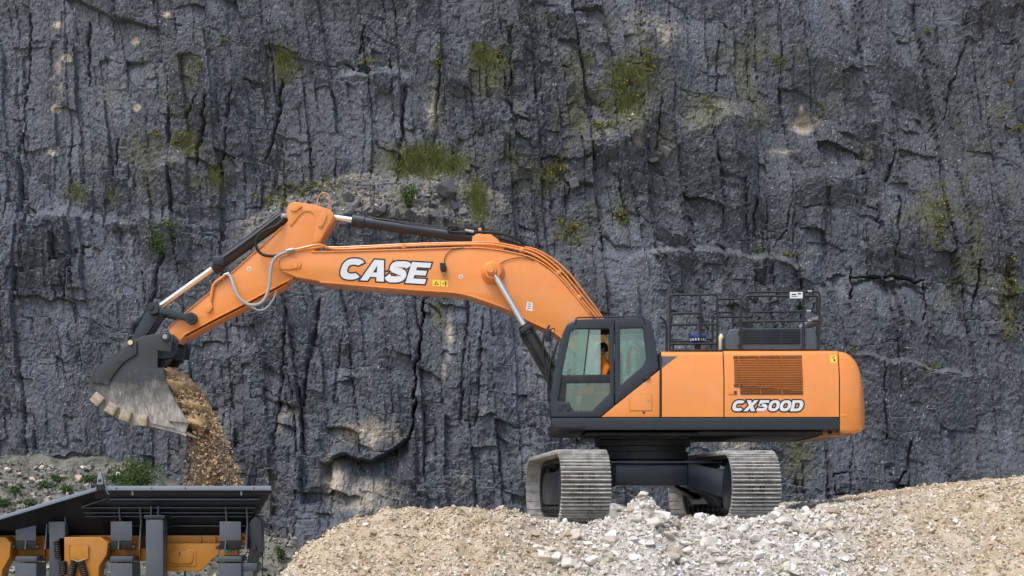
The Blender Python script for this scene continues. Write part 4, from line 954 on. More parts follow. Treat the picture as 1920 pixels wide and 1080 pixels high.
plate('pipe_block', roundpoly([(386,574),(398,568),(400,578),(391,588),(387,582)], 2), YS-.06, .06, M['orange'], stick, .01, ref=YS)
# ---- bucket linkage and bucket
for Y_ in (YS-.13, YB+HS+.05):
    lk = plate('tipping_link', roundpoly([(286,571),(300,576),(356,590),(360,598),(354,604),(344,600),(300,588),(284,585)], 4), Y_, .08, M['charcoal'], EX, .015, ref=YS-.13)
    disc('boss', 287, 578, Y_-.025, Y_+.1, .125, M['charcoal'], lk, ref=YS-.13); disc('boss', 358, 597, Y_-.025, Y_+.1, .118, M['charcoal'], lk, ref=YS-.13)
    for a, b in ((283,577),(358,597)): disc('pin', a, b, Y_-.05, Y_, .065, M['dark'], lk, ref=YS-.13)
for Y_ in (YB-.24, YB+.14):
    plate('bucket_link', roundpoly([(273,585),(287,572),(299,582),(296,596),(274,630),(262,652),(246,655),(243,640)], 4), Y_, .10, M['charcoal'], EX, .012, ref=YB-.24)
BW = .83; Y0 = YB - BW
bside = [(243,639),(256,636),(270,630),(300,624),(316,622),(325,632),(320,660),(296,657),(295,689),(307,690),(312,712),(324,742),(341,772),(354,793),(347,812),(330,807),(282,796),(255,793),(226,783),(196,766),(180,750),(171,735),(170,718),(173,708),(182,691),(194,682),(238,651)]
bk = plate('bucket', bside, Y0, .05, M['bucket'], EX, .008, ref=Y0)
plate('side_plate', bside, YB+BW-.05, .05, M['bucket'], bk, .008, ref=Y0)
back = smoothpoly([(258,648),(238,653),(194,684),(182,692),(174,707),(171,720),(172,736),(182,750),(198,766),(228,783),(256,793),(283,796),(330,807),(350,814)], 3, False)
strip(back[::-1], .045, 'shell', M['bucket'], bk, Y0+.01, YB+BW-.01, Y0)
strip([(316,665),(296,668),(262,655),(250,650)], .03, 'top_plate', M['dark'], bk, Y0+.3, YB+BW-.3, Y0)
for Y_ in (YB-.42, YB+.34):
    plate('ear', [(243,639),(256,636),(270,630),(300,624),(316,622),(325,632),(322,655),(300,690),(270,690),(240,665)], Y_, .08, M['charcoal'], bk, .01, ref=Y0)
for a, b, cc in ((312,632,'steel'), (247,643,'yellow')):
    disc('pin_collar', a, b, Y0-.05, Y0+.01, .085 if a > 300 else .06, M['charcoal'], bk, ref=Y0); disc('pin', a-1, b, Y0-.08, Y0-.03, .05, M[cc] if cc == 'steel' else M['cream'], bk, ref=Y0)
    mb = MB(); q = P(a, b, Y0); mb.cyl((q.x, Y0, q.z), (q.x, YB+BW, q.z), .05, n=16); mb.obj('pin_shaft', M['dark'], bk)
plate('wear_plate', [(243,640),(257,640),(257,664),(232,680),(214,702),(203,722),(172,716),(175,706),(183,692),(195,683),(239,652)], Y0-.04, .042, M['bucket'], bk, .006, ref=Y0)
plate('wear_plate', [(259,708),(284,706),(291,742),(318,790),(330,804),(286,794),(283,778),(264,742)], Y0-.03, .032, M['bucket'], bk, .005, ref=Y0)
plate('side_cutter', [(284,694),(307,690.5),(312,712),(324,742),(341,772),(353,793),(318,790),(291,742),(285,718)], Y0-.055, .057, M['bucket'], bk, .006, ref=Y0)
plate('side_cutter', [(284,694),(307,690.5),(312,712),(324,742),(341,772),(353,793),(318,790),(291,742),(285,718)], YB+BW-.002, .032, M['bucket'], bk, .006, ref=Y0)
HEEL = MB().box((-.105,-.09,-.105), (.105,.09,.105)).mesh('heel_block', bev=.018)
for px, py, an in ((184,749,-42), (211,767,-33), (237,780,-17), (268,789,-5)):
    for yy_, in ((Y0-.02,), (YB+BW+.02,)):
        q = P(px, py, Y0); link('heel_block', HEEL, M['heel'], bk, Matrix.Translation((q.x, yy_, q.z)) @ Matrix.Rotation(R(-an), 4, 'Y'))
for k in range(5):
    y = Y0 + .12 + k*(2*BW-.24)/4; q = P(347, 812, Y0); mb = MB()
    a = Vector((q.x, y, q.z)); d = Vector((.93, 0, -.36)); n_ = Vector((.36,0,.93)); w = Vector((0,.07,0))
    mb.hexa([a-d*.1-w-n_*.04, a-d*.1+w-n_*.04, a-d*.1+w+n_*.06, a-d*.1-w+n_*.06], [a+d*.24-w*.6-n_*.02, a+d*.24+w*.6-n_*.02, a+d*.24+w*.6+n_*.0, a+d*.24-w*.6+n_*.0]); mb.obj('tooth', M['heel'], bk, bev=.008)
# ------------------------------------------------------------------ operator
def build_person():
    Y = .56; q = lambda a, b, y: P(a-7, b, y)
    J = {'pel': (q(1146,736,Y), .13), 'bel': (q(1146,718,Y), .14), 'che': (q(1144,697,Y), .15), 'nec': (q(1140,677,Y), .062), 'hd0': (q(1138,668,Y), .06),
         'shL': (q(1145,688,Y-.2), .075), 'elL': (q(1136,716,Y-.27), .055), 'wrL': (q(1116,720,Y-.33), .036), 'haL': (q(1109,717,Y-.35), .03),
         'shR': (q(1145,688,Y+.2), .075), 'elR': (q(1136,716,Y+.25), .055), 'wrR': (q(1116,722,Y+.28), .036), 'haR': (q(1108,719,Y+.29), .03),
         'hiL': (q(1142,738,Y-.1), .1), 'knL': (q(1096,731,Y-.16), .075), 'anL': (q(1090,766,Y-.16), .05), 'toL': (q(1076,772,Y-.17), .035),
         'hiR': (q(1142,738,Y+.1), .1), 'knR': (q(1098,731,Y+.16), .075), 'anR': (q(1094,766,Y+.16), .05), 'toR': (q(1080,772,Y+.17), .035)}
    E = [('pel','bel'),('bel','che'),('che','nec'),('nec','hd0'),('che','shL'),('shL','elL'),('elL','wrL'),('wrL','haL'),('che','shR'),('shR','elR'),('elR','wrR'),('wrR','haR'),
         ('pel','hiL'),('hiL','knL'),('knL','anL'),('anL','toL'),('pel','hiR'),('hiR','knR'),('knR','anR'),('anR','toR')]
    for s_, y_ in (('L', -1), ('R', 1)):     # five fingers closing on the lever, thumb from the side of the palm
        hx, hz = (1109, 717) if s_ == 'L' else (1108, 719); hy = Y-.35 if s_ == 'L' else Y+.29
        for k in range(4):
            J['f%s%da' % (s_, k)] = (q(hx-4, hz-3+k*2.2, hy-.005), .0095); J['f%s%db' % (s_, k)] = (q(hx-7+k*.4, hz-2+k*2.2, hy+.03*-y_), .009)
            E += [('ha'+s_, 'f%s%da' % (s_, k)), ('f%s%da' % (s_, k), 'f%s%db' % (s_, k))]
        J['t'+s_] = (q(hx-2, hz-5, hy+.03*-y_), .010); E.append(('wr'+s_, 't'+s_))
    names = list(J); me = bpy.data.meshes.new('person'); me.from_pydata([J[n][0] for n in names], [(names.index(a), names.index(b)) for a, b in E], [])
    ob = bpy.data.objects.new('t', me); COL.objects.link(ob)
    md = ob.modifiers.new('s', 'SKIN'); md.use_smooth_shade = True
    for i, n in enumerate(names):
        r = J[n][1]; me.skin_vertices[0].data[i].radius = (r, r); me.skin_vertices[0].data[i].use_root = (n == 'pel')
    ob.modifiers.new('u', 'SUBSURF').levels = 1
    bpy.context.view_layer.update()
    bme = bpy.data.meshes.new_from_object(ob.evaluated_get(bpy.context.evaluated_depsgraph_get()))
    bpy.data.objects.remove(ob)
    # head with a face looking forward (towards -x)
    bm = bmesh.new(); bm.from_mesh(bme)
    hc = q(1136.5, 655, Y); r = bmesh.ops.create_uvsphere(bm, u_segments=20, v_segments=16, radius=1)['verts']
    for v in r:
        x, y, z = v.co; sx = .098*(1.0 if x > 0 else .97); 
        if z < -.2: x *= 1+.25*z*(1 if x > 0 else .2); y *= 1+.28*z
        nose = .032*math.exp(-((y/.18)**2+((z+.12)/.2)**2)) if x < 0 else 0
        brow = .008*math.exp(-(((z-.14)/.12)**2)) if x < 0 else 0
        eye = -.008*(math.exp(-(((abs(y)-.33)/.14)**2+((z-.02)/.1)**2))) if x < 0 else 0
        v.co = (hc.x + x*sx - nose - brow - eye, hc.y + y*.078, hc.z + z*.122)
    for sy in (-1, 1):
        e = bmesh.ops.create_uvsphere(bm, u_segments=8, v_segments=6, radius=1)['verts']
        for v in e: v.co = (hc.x+.012+v.co.x*.018, hc.y+sy*.079+v.co.y*.01, hc.z-.005+v.co.z*.03)
    bm.to_mesh(bme); bm.free(); bme.materials.clear()
    skin = paint('skin', (.42,.24,.17), .5, .05, .4, 0); hiv = paint('hi_vis_orange_cloth', (.95,.2,.025), .8, .05, .2, 0); tape = paint('reflective_tape', (.6,.6,.58), .4, .1); boot = paint('boot_leather', (.03,.025,.02), .6, .2)
    for m_ in (skin, hiv, tape, boot): bme.materials.append(m_)
    zn, zb = P(0,671,Y).z, P(0,763,Y).z
    idx = []
    for p in bme.polygons:
        cx_, cy_, cz_ = p.center; px = 967 + cx_/(.01*(D+cy_)/D); py = 950-(cz_-ZC)/(.01*(D+cy_)/D)
        k = 1
        if cz_ > zn or (px < 1114 and py < 727): k = 0
        elif cz_ < zb: k = 3
        elif (744 < py < 748 or 752 < py < 756) and px < 1110: k = 2
        elif 704 < py < 708 and px > 1128: k = 2
        idx.append(k)
    bme.polygons.foreach_set('material_index', idx); bme.polygons.foreach_set('use_smooth', [True]*len(idx))
    base = P(1146, 775, Y)
    pr = thing('person', base, 'seated operator in orange hi-vis work clothes inside the charcoal cab', 'person')
    body = link('body', bme, None, pr)
    mb = MB(); n = 16; vv = []; ff = []
    for j in range(8):
        el_ = R(-25 + j*16.4)
        for i in range(n):
            a = 2*math.pi*i/n; front = max(0, -math.cos(a)); zz = math.sin(el_) if not (front > .35 and el_ < R(30)) else math.sin(R(30))*front + math.sin(el_)*(1-front)
            cr = math.cos(math.asin(max(-1, min(1, zz))))
            vv.append((hc.x+.004 + .108*math.cos(a)*cr, hc.y + .088*math.sin(a)*cr, hc.z+.008 + .13*zz))
    for j in range(7): ff += [(j*n+i, j*n+(i+1) % n, (j+1)*n+(i+1) % n, (j+1)*n+i) for i in range(n)]
    mb.add(vv, ff); mb.obj('hair', paint('dark_hair', (.012,.009,.008), .6, 0, .3, 0), pr, ang=60)
    for sy in (-1, 1):
        mb = MB(); e = Vector((hc.x-.083, hc.y+sy*.028, hc.z+.004)); mb.lathe(e+Vector((.008,0,0)), e-Vector((.004,0,0)), [(0,.010),(.6,.010),(1,.004)], 10); mb.obj('eye', M['dark'], pr)
    mb = MB(); mb.tube([(hc.x-.080,hc.y-.026,hc.z-.062),(hc.x-.089,hc.y,hc.z-.06),(hc.x-.080,hc.y+.026,hc.z-.062)], .006, 6, 2); mb.obj('mouth', paint('lips', (.35,.13,.1), .5, 0), pr)
build_person()

# ------------------------------------------------------------------ stone shapes
def hull(seed, n=13, flat=.75):
    rs = random.Random(seed); bm = bmesh.new()
    for k in range(n):
        v = Vector((rs.gauss(0,1), rs.gauss(0,1), rs.gauss(0,1))).normalized()*rs.uniform(.85, 1.1)
        bm.verts.new((v.x*rs.uniform(.95,1.05), v.y*.85, v.z*flat))
    r = bmesh.ops.convex_hull(bm, input=bm.verts)
    bmesh.ops.delete(bm, geom=[g_ for g_ in r['geom_interior'] if isinstance(g_, bmesh.types.BMVert)], context='VERTS')
    bmesh.ops.triangulate(bm, faces=bm.faces); bmesh.ops.recalc_face_normals(bm, faces=bm.faces); return bm
def rock_mesh(seed, name):
    bm = hull(seed, 14, .72); bmesh.ops.bevel(bm, geom=list(bm.edges), offset=.07, segments=1, affect='EDGES', clamp_overlap=True)
    rs = random.Random(seed+99)
    for v in bm.verts: v.co *= rs.uniform(.955, 1.045)
    me = bpy.data.meshes.new(name); bm.to_mesh(me); bm.free(); return me
def small_variants(n, npts, seed):
    out = []
    for k in range(n):
        bm = hull(seed+k, npts, .7); bm.verts.ensure_lookup_table(); bm.verts.index_update()
        out.append((np.array([v.co[:] for v in bm.verts]), np.array([[v.index for v in f.verts] for f in bm.faces]))); bm.free()
    return out
VAR = small_variants(10, 8, 500)
def scatter(name, pos, size, mat, seed=1, rnd=None):
    """many small stones joined into one mesh"""
    r = np.random.default_rng(seed); n = len(pos); which = r.integers(0, len(VAR), n); V = []; L = []; RR = []; off = 0
    if rnd is None: rnd = r.random(n)
    for k, (vv, ff) in enumerate(VAR):
        ix = np.nonzero(which == k)[0]; m_ = len(ix)
        if not m_: continue
        qn = r.normal(size=(m_,4)); qn /= np.linalg.norm(qn, axis=1)[:,None]; w,x,y,z = qn.T
        Rm = np.stack([1-2*(y*y+z*z),2*(x*y-z*w),2*(x*z+y*w),2*(x*y+z*w),1-2*(x*x+z*z),2*(y*z-x*w),2*(x*z-y*w),2*(y*z+x*w),1-2*(x*x+y*y)],-1).reshape(-1,3,3)
        pts = np.einsum('nij,vj->nvi', Rm, vv)*size[ix][:,None,None]*r.uniform(.75,1.2,(m_,1,3)) + pos[ix][:,None,:]
        V.append(pts.reshape(-1,3)); L.append((ff[None]+ (np.arange(m_)*len(vv))[:,None,None] + off).reshape(-1,3)); RR.append(np.repeat(rnd[ix], len(ff))); off += m_*len(vv)
    V = np.concatenate(V); L = np.concatenate(L); me = bpy.data.meshes.new(name); fill(me, V, L.ravel(), np.full(len(L), 3)); fattr(me, 'rnd', np.concatenate(RR), 'FACE')
    return link(name, me, mat)
def stone_mat(name, zone=True, cols=None):
    m = NT(name); r = m.attr('rnd') if zone else m.n('ObjectInfo').outputs['Random']
    x = m.n('SeparateXYZ', {0: m.geo.outputs['Position']}).outputs[0]
    xw = m.math('ADD', x, m.math('MULTIPLY', m.math('SUBTRACT', m.noise(.8, 5), .5), 6.))
    pale = m.math('MULTIPLY', m.fr(xw, -.8, 1.6), m.fr(xw, 7.6, 4.8))
    n = m.noise(14, 6, .7)
    if cols: col = m.ramp(r, cols)
    else:
        tan = m.ramp(r, [(0,(.29,.22,.14)),(.45,(.5,.41,.29)),(.8,(.62,.55,.43)),(1,(.66,.63,.57))])
        wht = m.ramp(r, [(0,(.31,.27,.215)),(.35,(.51,.48,.42)),(.7,(.63,.61,.57)),(1,(.68,.675,.655))])
        col = m.mix(pale, tan, wht)
    col = m.mix(m.fr(n, .42, .75, 0, .3), col, (.26,.21,.15))
    m.set(Base_Color=col, Roughness=.93, Specular_IOR_Level=.15).bump(m.noise(45, 5, .7), .4, .015); return m.m
M['gravel'] = stone_mat('crushed_limestone'); M['rock'] = stone_mat('limestone_rock', False)
M['drk'] = stone_mat('dark_rock', False, [(0,(.06,.064,.074)),(.6,(.11,.115,.125)),(1,(.16,.165,.17))])
M['drkgravel'] = stone_mat('mixed_scree', True, [(0,(.06,.062,.062)),(.45,(.15,.148,.13)),(.85,(.27,.262,.235)),(1,(.46,.455,.43))])
ROCKS = [rock_mesh(700+k, 'rock') for k in range(12)]
RD = [rock_mesh(760+k, 'dark_rock') for k in range(6)]
for m_ in ROCKS: m_.materials.append(M['rock'])
for m_ in RD: m_.materials.append(M['drk'])
def gz(x, y): return float(ground_z(np.array([x]), np.array([y]))[0])
rs = random.Random(5)
def put_rock(x, y, s, label, group, cat='rock', sink=.25, z=None, meshes=ROCKS, name='rock'):
    z = gz(x, y) if z is None else z
    o = link(name, rs.choice(meshes), None, None, Matrix.Translation((x, y, z + s*.62*(1-2*sink)*.8)) @ Matrix.Rotation(rs.uniform(0, 6.28), 4, 'Z') @ Matrix.Rotation(rs.uniform(-.5,.5), 4, 'X') @ Matrix.Diagonal((s*rs.uniform(.85,1.25), s*rs.uniform(.8,1.1), s*rs.uniform(.75,1.05), 1)))
    return tag(o, label, cat, group)
# the few that stand out, then the loose ones by kind of ground
def ray_ground(px, py):
    lo, hi = -6.0, 8.0; Y = -6.0
    while Y < 8:
        p = P(px, py, Y)
        if gz(p.x, Y) > p.z: return p.x, Y
        Y += .03
    return p.x, -1.5
for px, py, s, lab in ((1230,988,.20,'big pale grey boulder in front of the gap between the tracks'), (1293,968,.13,'rounded whitish rock by the foot of the right-hand track'), (1160,958,.12,'angular white rock on the rubble heap between the tracks'),
                  (700,1004,.10,'flat pale stone lying on the sandy left-hand slope'), (1205,952,.10,'cream stone near the top of the heap between the tracks'), (1085,1066,.14,'wide grey block low on the slope below the left-hand track'), (1540,1000,.13,'grey-white block at the edge of the brown bank')):
    x, y = ray_ground(px, py); put_rock(x, y, s, lab, None, sink=.2)
cnt = 0
ZON = [('chalky grey stone among the pale rubble in front of the tracks', 'loose stones in the pale rubble', .3, 5.7, 190, (.075,.20)),
       ('tan stone on the sandy slope beyond the left-hand track', 'loose stones on the sandy slope', -4.2, .3, 55, (.035,.08)),
       ('light brown stone on the earthy bank beyond the right-hand track', 'loose stones on the earthy bank', 5.6, 9.6, 55, (.035,.085))]
for lab, grp, xa, xb, n, (s0, s1) in ZON:
    for k in range(n):
        y = -1.3 - 2.1*rs.random()**1.1; x = rs.uniform(xa, xb)
        s = s0 + (s1-s0)*rs.random()**1.7
        if y > -1.75 and (0.75 < x < 1.9 or 3.85 < x < 5.0) : y = -1.8 - rs.random()
        f_ = (s-s0)/(s1-s0); size_ = 'hefty' if f_ > .45 else ('fist-sized' if f_ > .1 else 'small'); l2 = lab
        if xa == .3: l2 = 'chalky grey stone in the pale rubble ' + ('below the left-hand track' if x < 1.9 else 'below the gap between the tracks' if x < 3.8 else 'below the right-hand track' if x < 5 else 'at the edge of the brown bank')
        put_rock(x, y, s, size_ + ' ' + l2, size_ + ' ' + grp + (' ' + l2.split('rubble ')[1] if xa == .3 else ''), sink=.3)
# gravel too small and too many to count
g_ = np.random.default_rng(3); n = 46000
X = g_.uniform(-5.2, 10.8, n); Yv = -1.1 - 3.1*g_.random(n)**.9; 
back_ = g_.random(n) < .16; Yv = np.where(back_, g_.uniform(-1.1, 5.5, n), Yv)
zone = sstep(-1.5, 1.2, X)*sstep(8.0, 5.0, X); S_ = .010 + (.036+.022*zone)*g_.random(n)**2.0; S_ = np.where(g_.random(n) < .07, g_.uniform(.035, .075, n), S_)
ok = ~((np.abs(X-2.65) < 2.3) & (Yv > -1.2)); X, Yv, S_ = X[ok], Yv[ok], S_[ok]
Z = ground_z(X, Yv) + S_*.2
tag(scatter('gravel', np.stack([X, Yv, Z], -1), S_, M['gravel'], 4), 'crushed limestone gravel covering the heap under the excavator', 'gravel', kind='stuff')
n = 11000; X = g_.uniform(-15.5, -4.6, n); Yv = g_.uniform(8.2, 13.6, n); S_ = .018 + .11*g_.random(n)**4; Z = ground_z(X, Yv) + S_*.2
tag(scatter('scree', np.stack([X, Yv, Z], -1), S_, M['drkgravel'], 6), 'mixed grey scree banked against the foot of the cliff', 'scree', kind='stuff')
for px, py, s in ((14,884,.12),(38,893,.10),(78,880,.13),(158,880,.14),(112,898,.12),(150,900,.2),(232,884,.16),(222,896,.13),(60,905,.14),(20,915,.12)):
    x, y = None, None
    Y = 8.
    while Y < 14:
        p = P(px, py, Y)
        if gz(p.x, Y) > p.z: break
        Y += .05
    put_rock(p.x, Y, s, 'pale stone on the scree bank behind the hopper', 'stones on the scree bank')
# dark boulders lying on the rubble ledge above the boom
LB = [(833,352,.42),(650,372,.24),(632,385,.2),(668,384,.22),(688,370,.2),(706,384,.2),(724,392,.24),(742,398,.22),(655,395,.2),(610,392,.18),(815,384,.2),(850,386,.22),(838,402,.2),(812,402,.16),(868,398,.18),(770,402,.2),(690,396,.16),(1075,345,.24),(1060,360,.22),(1225,300,.22),(1245,285,.24)]
for k, (px, py, s) in enumerate(LB):
    q = cliff_hit(px, py); lab = 'large dark grey boulder perched on the rubble ledge above the boom' if k == 0 else ('dark angular block in the rubble on the ledge above the boom' if px < 900 else 'weathered grey block on the broken rock right of the grassy ledge')
    o = link('boulder', rs.choice(RD), None, None, Matrix.Translation((q.x, q.y+s*.12, q.z)) @ Matrix.Rotation(rs.uniform(0,6.28),4,'Z') @ Matrix.Rotation(rs.uniform(-.6,.6),4,'X') @ Matrix.Diagonal((s*1.05, s*.9, s*1.3, 1)))
    tag(o, lab, 'boulder', None if k == 0 else ('blocks on the rubble ledge' if px < 900 else 'blocks on broken rock'))
# rubble on the ledges
pts = []; sz = []
for (px0, px1, py0, py1, n) in ((450,900,315,425,1500),(1080,1240,190,290,260),(1270,1450,180,240,200),(1170,1290,0,60,160),(1200,1500,452,495,200),(1610,1800,655,700,90)):
    for k in range(n):
        px, py = rs.uniform(px0, px1), rs.uniform(py0, py1); x0, z0 = cpt(px, py)
        i = min(len(cx)-1, int(np.searchsorted(cx, x0))); j = min(len(cz)-1, int(np.searchsorted(cz, z0)))
        if debris[j, i] < .12 + .5*rs.random(): continue
        s = .02 + .085*rs.random()**3; pts.append((x0, CYg[j,i]+s*.1, z0)); sz.append(s)
tag(scatter('ledge_rubble', np.array(pts), np.array(sz), M['drkgravel'], 8), 'loose grey rubble resting on the cliff ledges', 'rubble', kind='stuff')

# ------------------------------------------------------------------ load: soil in the bucket and falling from it
def soil_blob(name, path, parent=None):
    """path: list of centre, (ry, rn) along the pour"""
    mb = MB(); n = 40; vv = []; ff = []
    for i, (cpos, a, b, tdir) in enumerate(path):
        t = Vector(tdir).normalized(); nn = Vector((-t.z, 0, t.x))
        for k in range(n):
            an = 2*math.pi*k/n; f = 1 + .16*math.sin(3*an+i*1.3) + .12*math.sin(7*an+i*2.1) + .10*rs.uniform(-1,1)
            vv.append(Vector(cpos) + Vector((0,1,0))*(a*math.cos(an)*f) + nn*(b*math.sin(an)*f) + t*rs.uniform(-.03,.03))
    for i in range(len(path)-1): ff += [(i*n+k, i*n+(k+1) % n, (i+1)*n+(k+1) % n, (i+1)*n+k) for k in range(n)]
    ff += [tuple(range(n))[::-1], tuple(range((len(path)-1)*n, len(path)*n))]
    mb.add(vv, ff); me = mb.mesh(name, 180); return link(name, me, M['soil'], parent)
YL = YB - .1
pth = []
for k in range(16):
    t = k/15; px = 314+74*t; py = 700+108*t
    pth.append((P(px, py, YL), .60+.06*math.sin(t*9), .12+.20*math.sin(math.pi*min(1, t*.85+.08)), (.55,0,-.83)))
load = soil_blob('soil_load', pth)
tag(load, 'tan soil sliding out of the tilted excavator bucket', 'soil')
gg = np.random.default_rng(9)
n = 2600; t = gg.random(n); ang = gg.uniform(0, 2*np.pi, n)
pos = np.array([P(314+76*a, 700+110*a, YL)[:] for a in t]) ; rad = .12+.20*np.sin(np.pi*np.minimum(1, t*.85+.08))
pos += np.stack([.83*rad*np.sin(ang), .6*np.cos(ang), .55*rad*np.sin(ang)], -1)
crust = scatter('crumbs', pos, .012+.05*gg.random(n)**2.5, M['soil'], 12); crust.parent = load; tag(crust, kind='stuff')
n = 17000; t = gg.random(n)**.8; cxp = 380 + 24*np.sqrt(t); wid = 20 + 24*np.minimum(1, t*1.6)
core = gg.random(n); off = np.clip(gg.normal(0, .55, n), -1.25, 1.15); off = np.where(core > .9, gg.uniform(-2.1, 1.3, n), off)
px = cxp + off*wid; py = 785 + 190*t + 14*gg.normal(size=n)
lowcut = py > 760; px, py, off = px[lowcut], py[lowcut], off[lowcut]
yy_ = YL + gg.normal(0, .30, len(px)).clip(-.6, .6)
pos = np.array([P(a, b, c_)[:] for a, b, c_ in zip(px, py, yy_)]); s_ = (.007 + .045*gg.random(len(px))**4.5)*np.where(np.abs(off) > 1.2, .7, 1)
tag(scatter('falling_soil', pos, s_, M['soil'], 14), 'stream of tan soil and pebbles falling from the bucket towards the hopper', 'soil', kind='stuff')
CL = [rock_mesh(790+k, 'clod') for k in range(4)]
for m_ in CL: m_.materials.append(M['soil'])
for px, py, s, Y_, lab in ((374,800,.155,YL-.45,'large square-edged tan lump falling off the bucket lip'), (379,774,.13,YL-.3,'tan lump resting on the soil at the bucket mouth'), (397,793,.13,YL-.2,'rounded tan lump just leaving the bucket'), (402,812,.11,YL-.3,'small tan lump at the top of the falling soil')):
    o = link('clod', rs.choice(CL), None, None, Matrix.Translation(P(px,py,Y_)) @ Matrix.Rotation(rs.uniform(0,6),4,'Y') @ Matrix.Rotation(rs.uniform(0,6),4,'Z') @ Matrix.Scale(s,4)); tag(o, lab, 'clod')

# ------------------------------------------------------------------ crusher hopper
YR = .30
CR = thing('crusher', (PX(250), 1.8, FLOOR), 'mobile crusher with slate grey feed hopper over an amber chassis', 'crusher')
def quad(name, a, b, cc, d, th, mat, parent, bev=.004):
    vv = [Vector(a), Vector(b), Vector(cc), Vector(d)]; n_ = (vv[1]-vv[0]).cross(vv[2]-vv[0]).normalized()*th
    mb = MB(); mb.hexa(vv, [v+n_ for v in vv]); return mb.obj(name, mat, parent, bev=bev)
YI = 1.05; YF = 3.3; YFI = 2.6
rim_near = [(-70,989),(0,968),(190,911.5),(508,911.5)]
q4 = lambda a, b, y: P(a, b, y)
# near wall: two flared sheets, end wall, far walls
hop = quad('hopper_wall', q4(192,916,YR+.02), q4(506,916,YR+.02), q4(462,1004,YI), q4(215,1004,YI), .03, M['hopper'], CR)
quad('hopper_wall', q4(-70,990,YR+.02), q4(192,916,YR+.02), q4(215,1004,YI), q4(-70,1004,YI), .03, M['hopper'], CR)
xr = q4(506,916,YR).x; zr = q4(506,916,YR).z; xi = q4(462,1004,YI).x; zi = q4(462,1004,YI).z
xrf, xif = PX(504,YF), PX(461,YFI)
quad('end_wall', (xr,YR+.02,zr), (xrf,YF,zr), (xif,YFI,zi), (xi,YI,zi), .03, M['hopper'], CR)
xa = q4(192,916,YR).x; xb = q4(-70,990,YR).x; zb = q4(-70,990,YR).z; xc = q4(215,1004,YI).x
quad('far_wall', (xrf,YF,zr), (xa,YF,zr), (xc,YFI,zi), (xif,YFI,zi), .03, M['hopper'], CR)
quad('far_wall', (xa,YF,zr), (xb,YF,zb), (xb,YFI,zi), (xc,YFI,zi), .03, M['hopper'], CR)
def railbox(name, a, b, Y, h, w, mat, parent):
    A, B = P(a[0], a[1], Y), P(b[0], b[1], Y); mb = MB(); H = Vector((0,0,h)); W = Vector((0,w,0)); mb.hexa([A-H, B-H, B-H+W, A-H+W], [A, B, B+W, A+W]); return mb.obj(name, mat, parent, bev=.006)
rm = railbox('rim', (187,911), (508,911), YR-.02, .085, .1, M['rim'], CR); railbox('rim', (-70,988), (187,911.5), YR-.02, .07, .1, M['rim'], CR)
mb = MB(); mb.hexa([Vector((xr-.06,YR+.09,zr-.03)),Vector((xr,YR+.09,zr-.03)),Vector((xrf,YF,zr-.03)),Vector((xrf-.06,YF,zr-.03))],[Vector((xr-.06,YR+.09,zr+.04)),Vector((xr,YR+.09,zr+.04)),Vector((xrf,YF,zr+.04)),Vector((xrf-.06,YF,zr+.04))]); mb.obj('rim', M['rim'], CR, bev=.006)
mb = MB(); mb.box((xa, YF, zr-.03), (xrf, YF+.1, zr+.04)); mb.obj('rim', M['rim'], CR, bev=.006)
for px in (218, 284, 348, 476):
    mb = MB(); q = P(px, 915, YR-.02); mb.cyl(q+Vector((0,-.012,0)), q+Vector((0,.02,0)), .014, n=8); mb.obj('bolt', M['dark'], rm)
wall_y = lambda py: YR + (YI-YR)*(py-916)/88
for py, x0, x1 in ((935,205,488),(951,150,480),(960.5,70,474),(967.5,72,472),(985,248,468)):
    railbox('stiffener', (x0,py), (x1,py), wall_y(py)-.05, .025, .06, M['slate'] if py < 950 else M['charcoal'], hop)
for px in (248, 452):
    railbox('tab', (px-1,920), (px+1.5,920), YR, .09, .05, M['rim'], hop)
railbox('brace', (152,950), (200,934), wall_y(940)-.04, .02, .04, M['slate'], hop)
# bracket on the rim
br = plate('rim_bracket', roundpoly([(184,911),(185,896),(187,886),(192,886),(195,896),(196,912)], 2), YR-.1, .08, M['rim'], CR, .008, ref=YR)
plate('slot', [(187,899),(192.5,899),(192.5,904),(187,904)], YR-.105, .03, M['black'], br, 0, ref=YR)
mb = MB(); mb.tube([P(196,915,YR-.05),P(204,927,YR-.05)], .008, 6); mb.obj('wire', M['rim'], br)
plate('rim_hinge', roundpoly([(182,908),(197,908),(198,920),(184,920)], 2), YR-.12, .1, M['dark'], CR, .01, ref=YR)
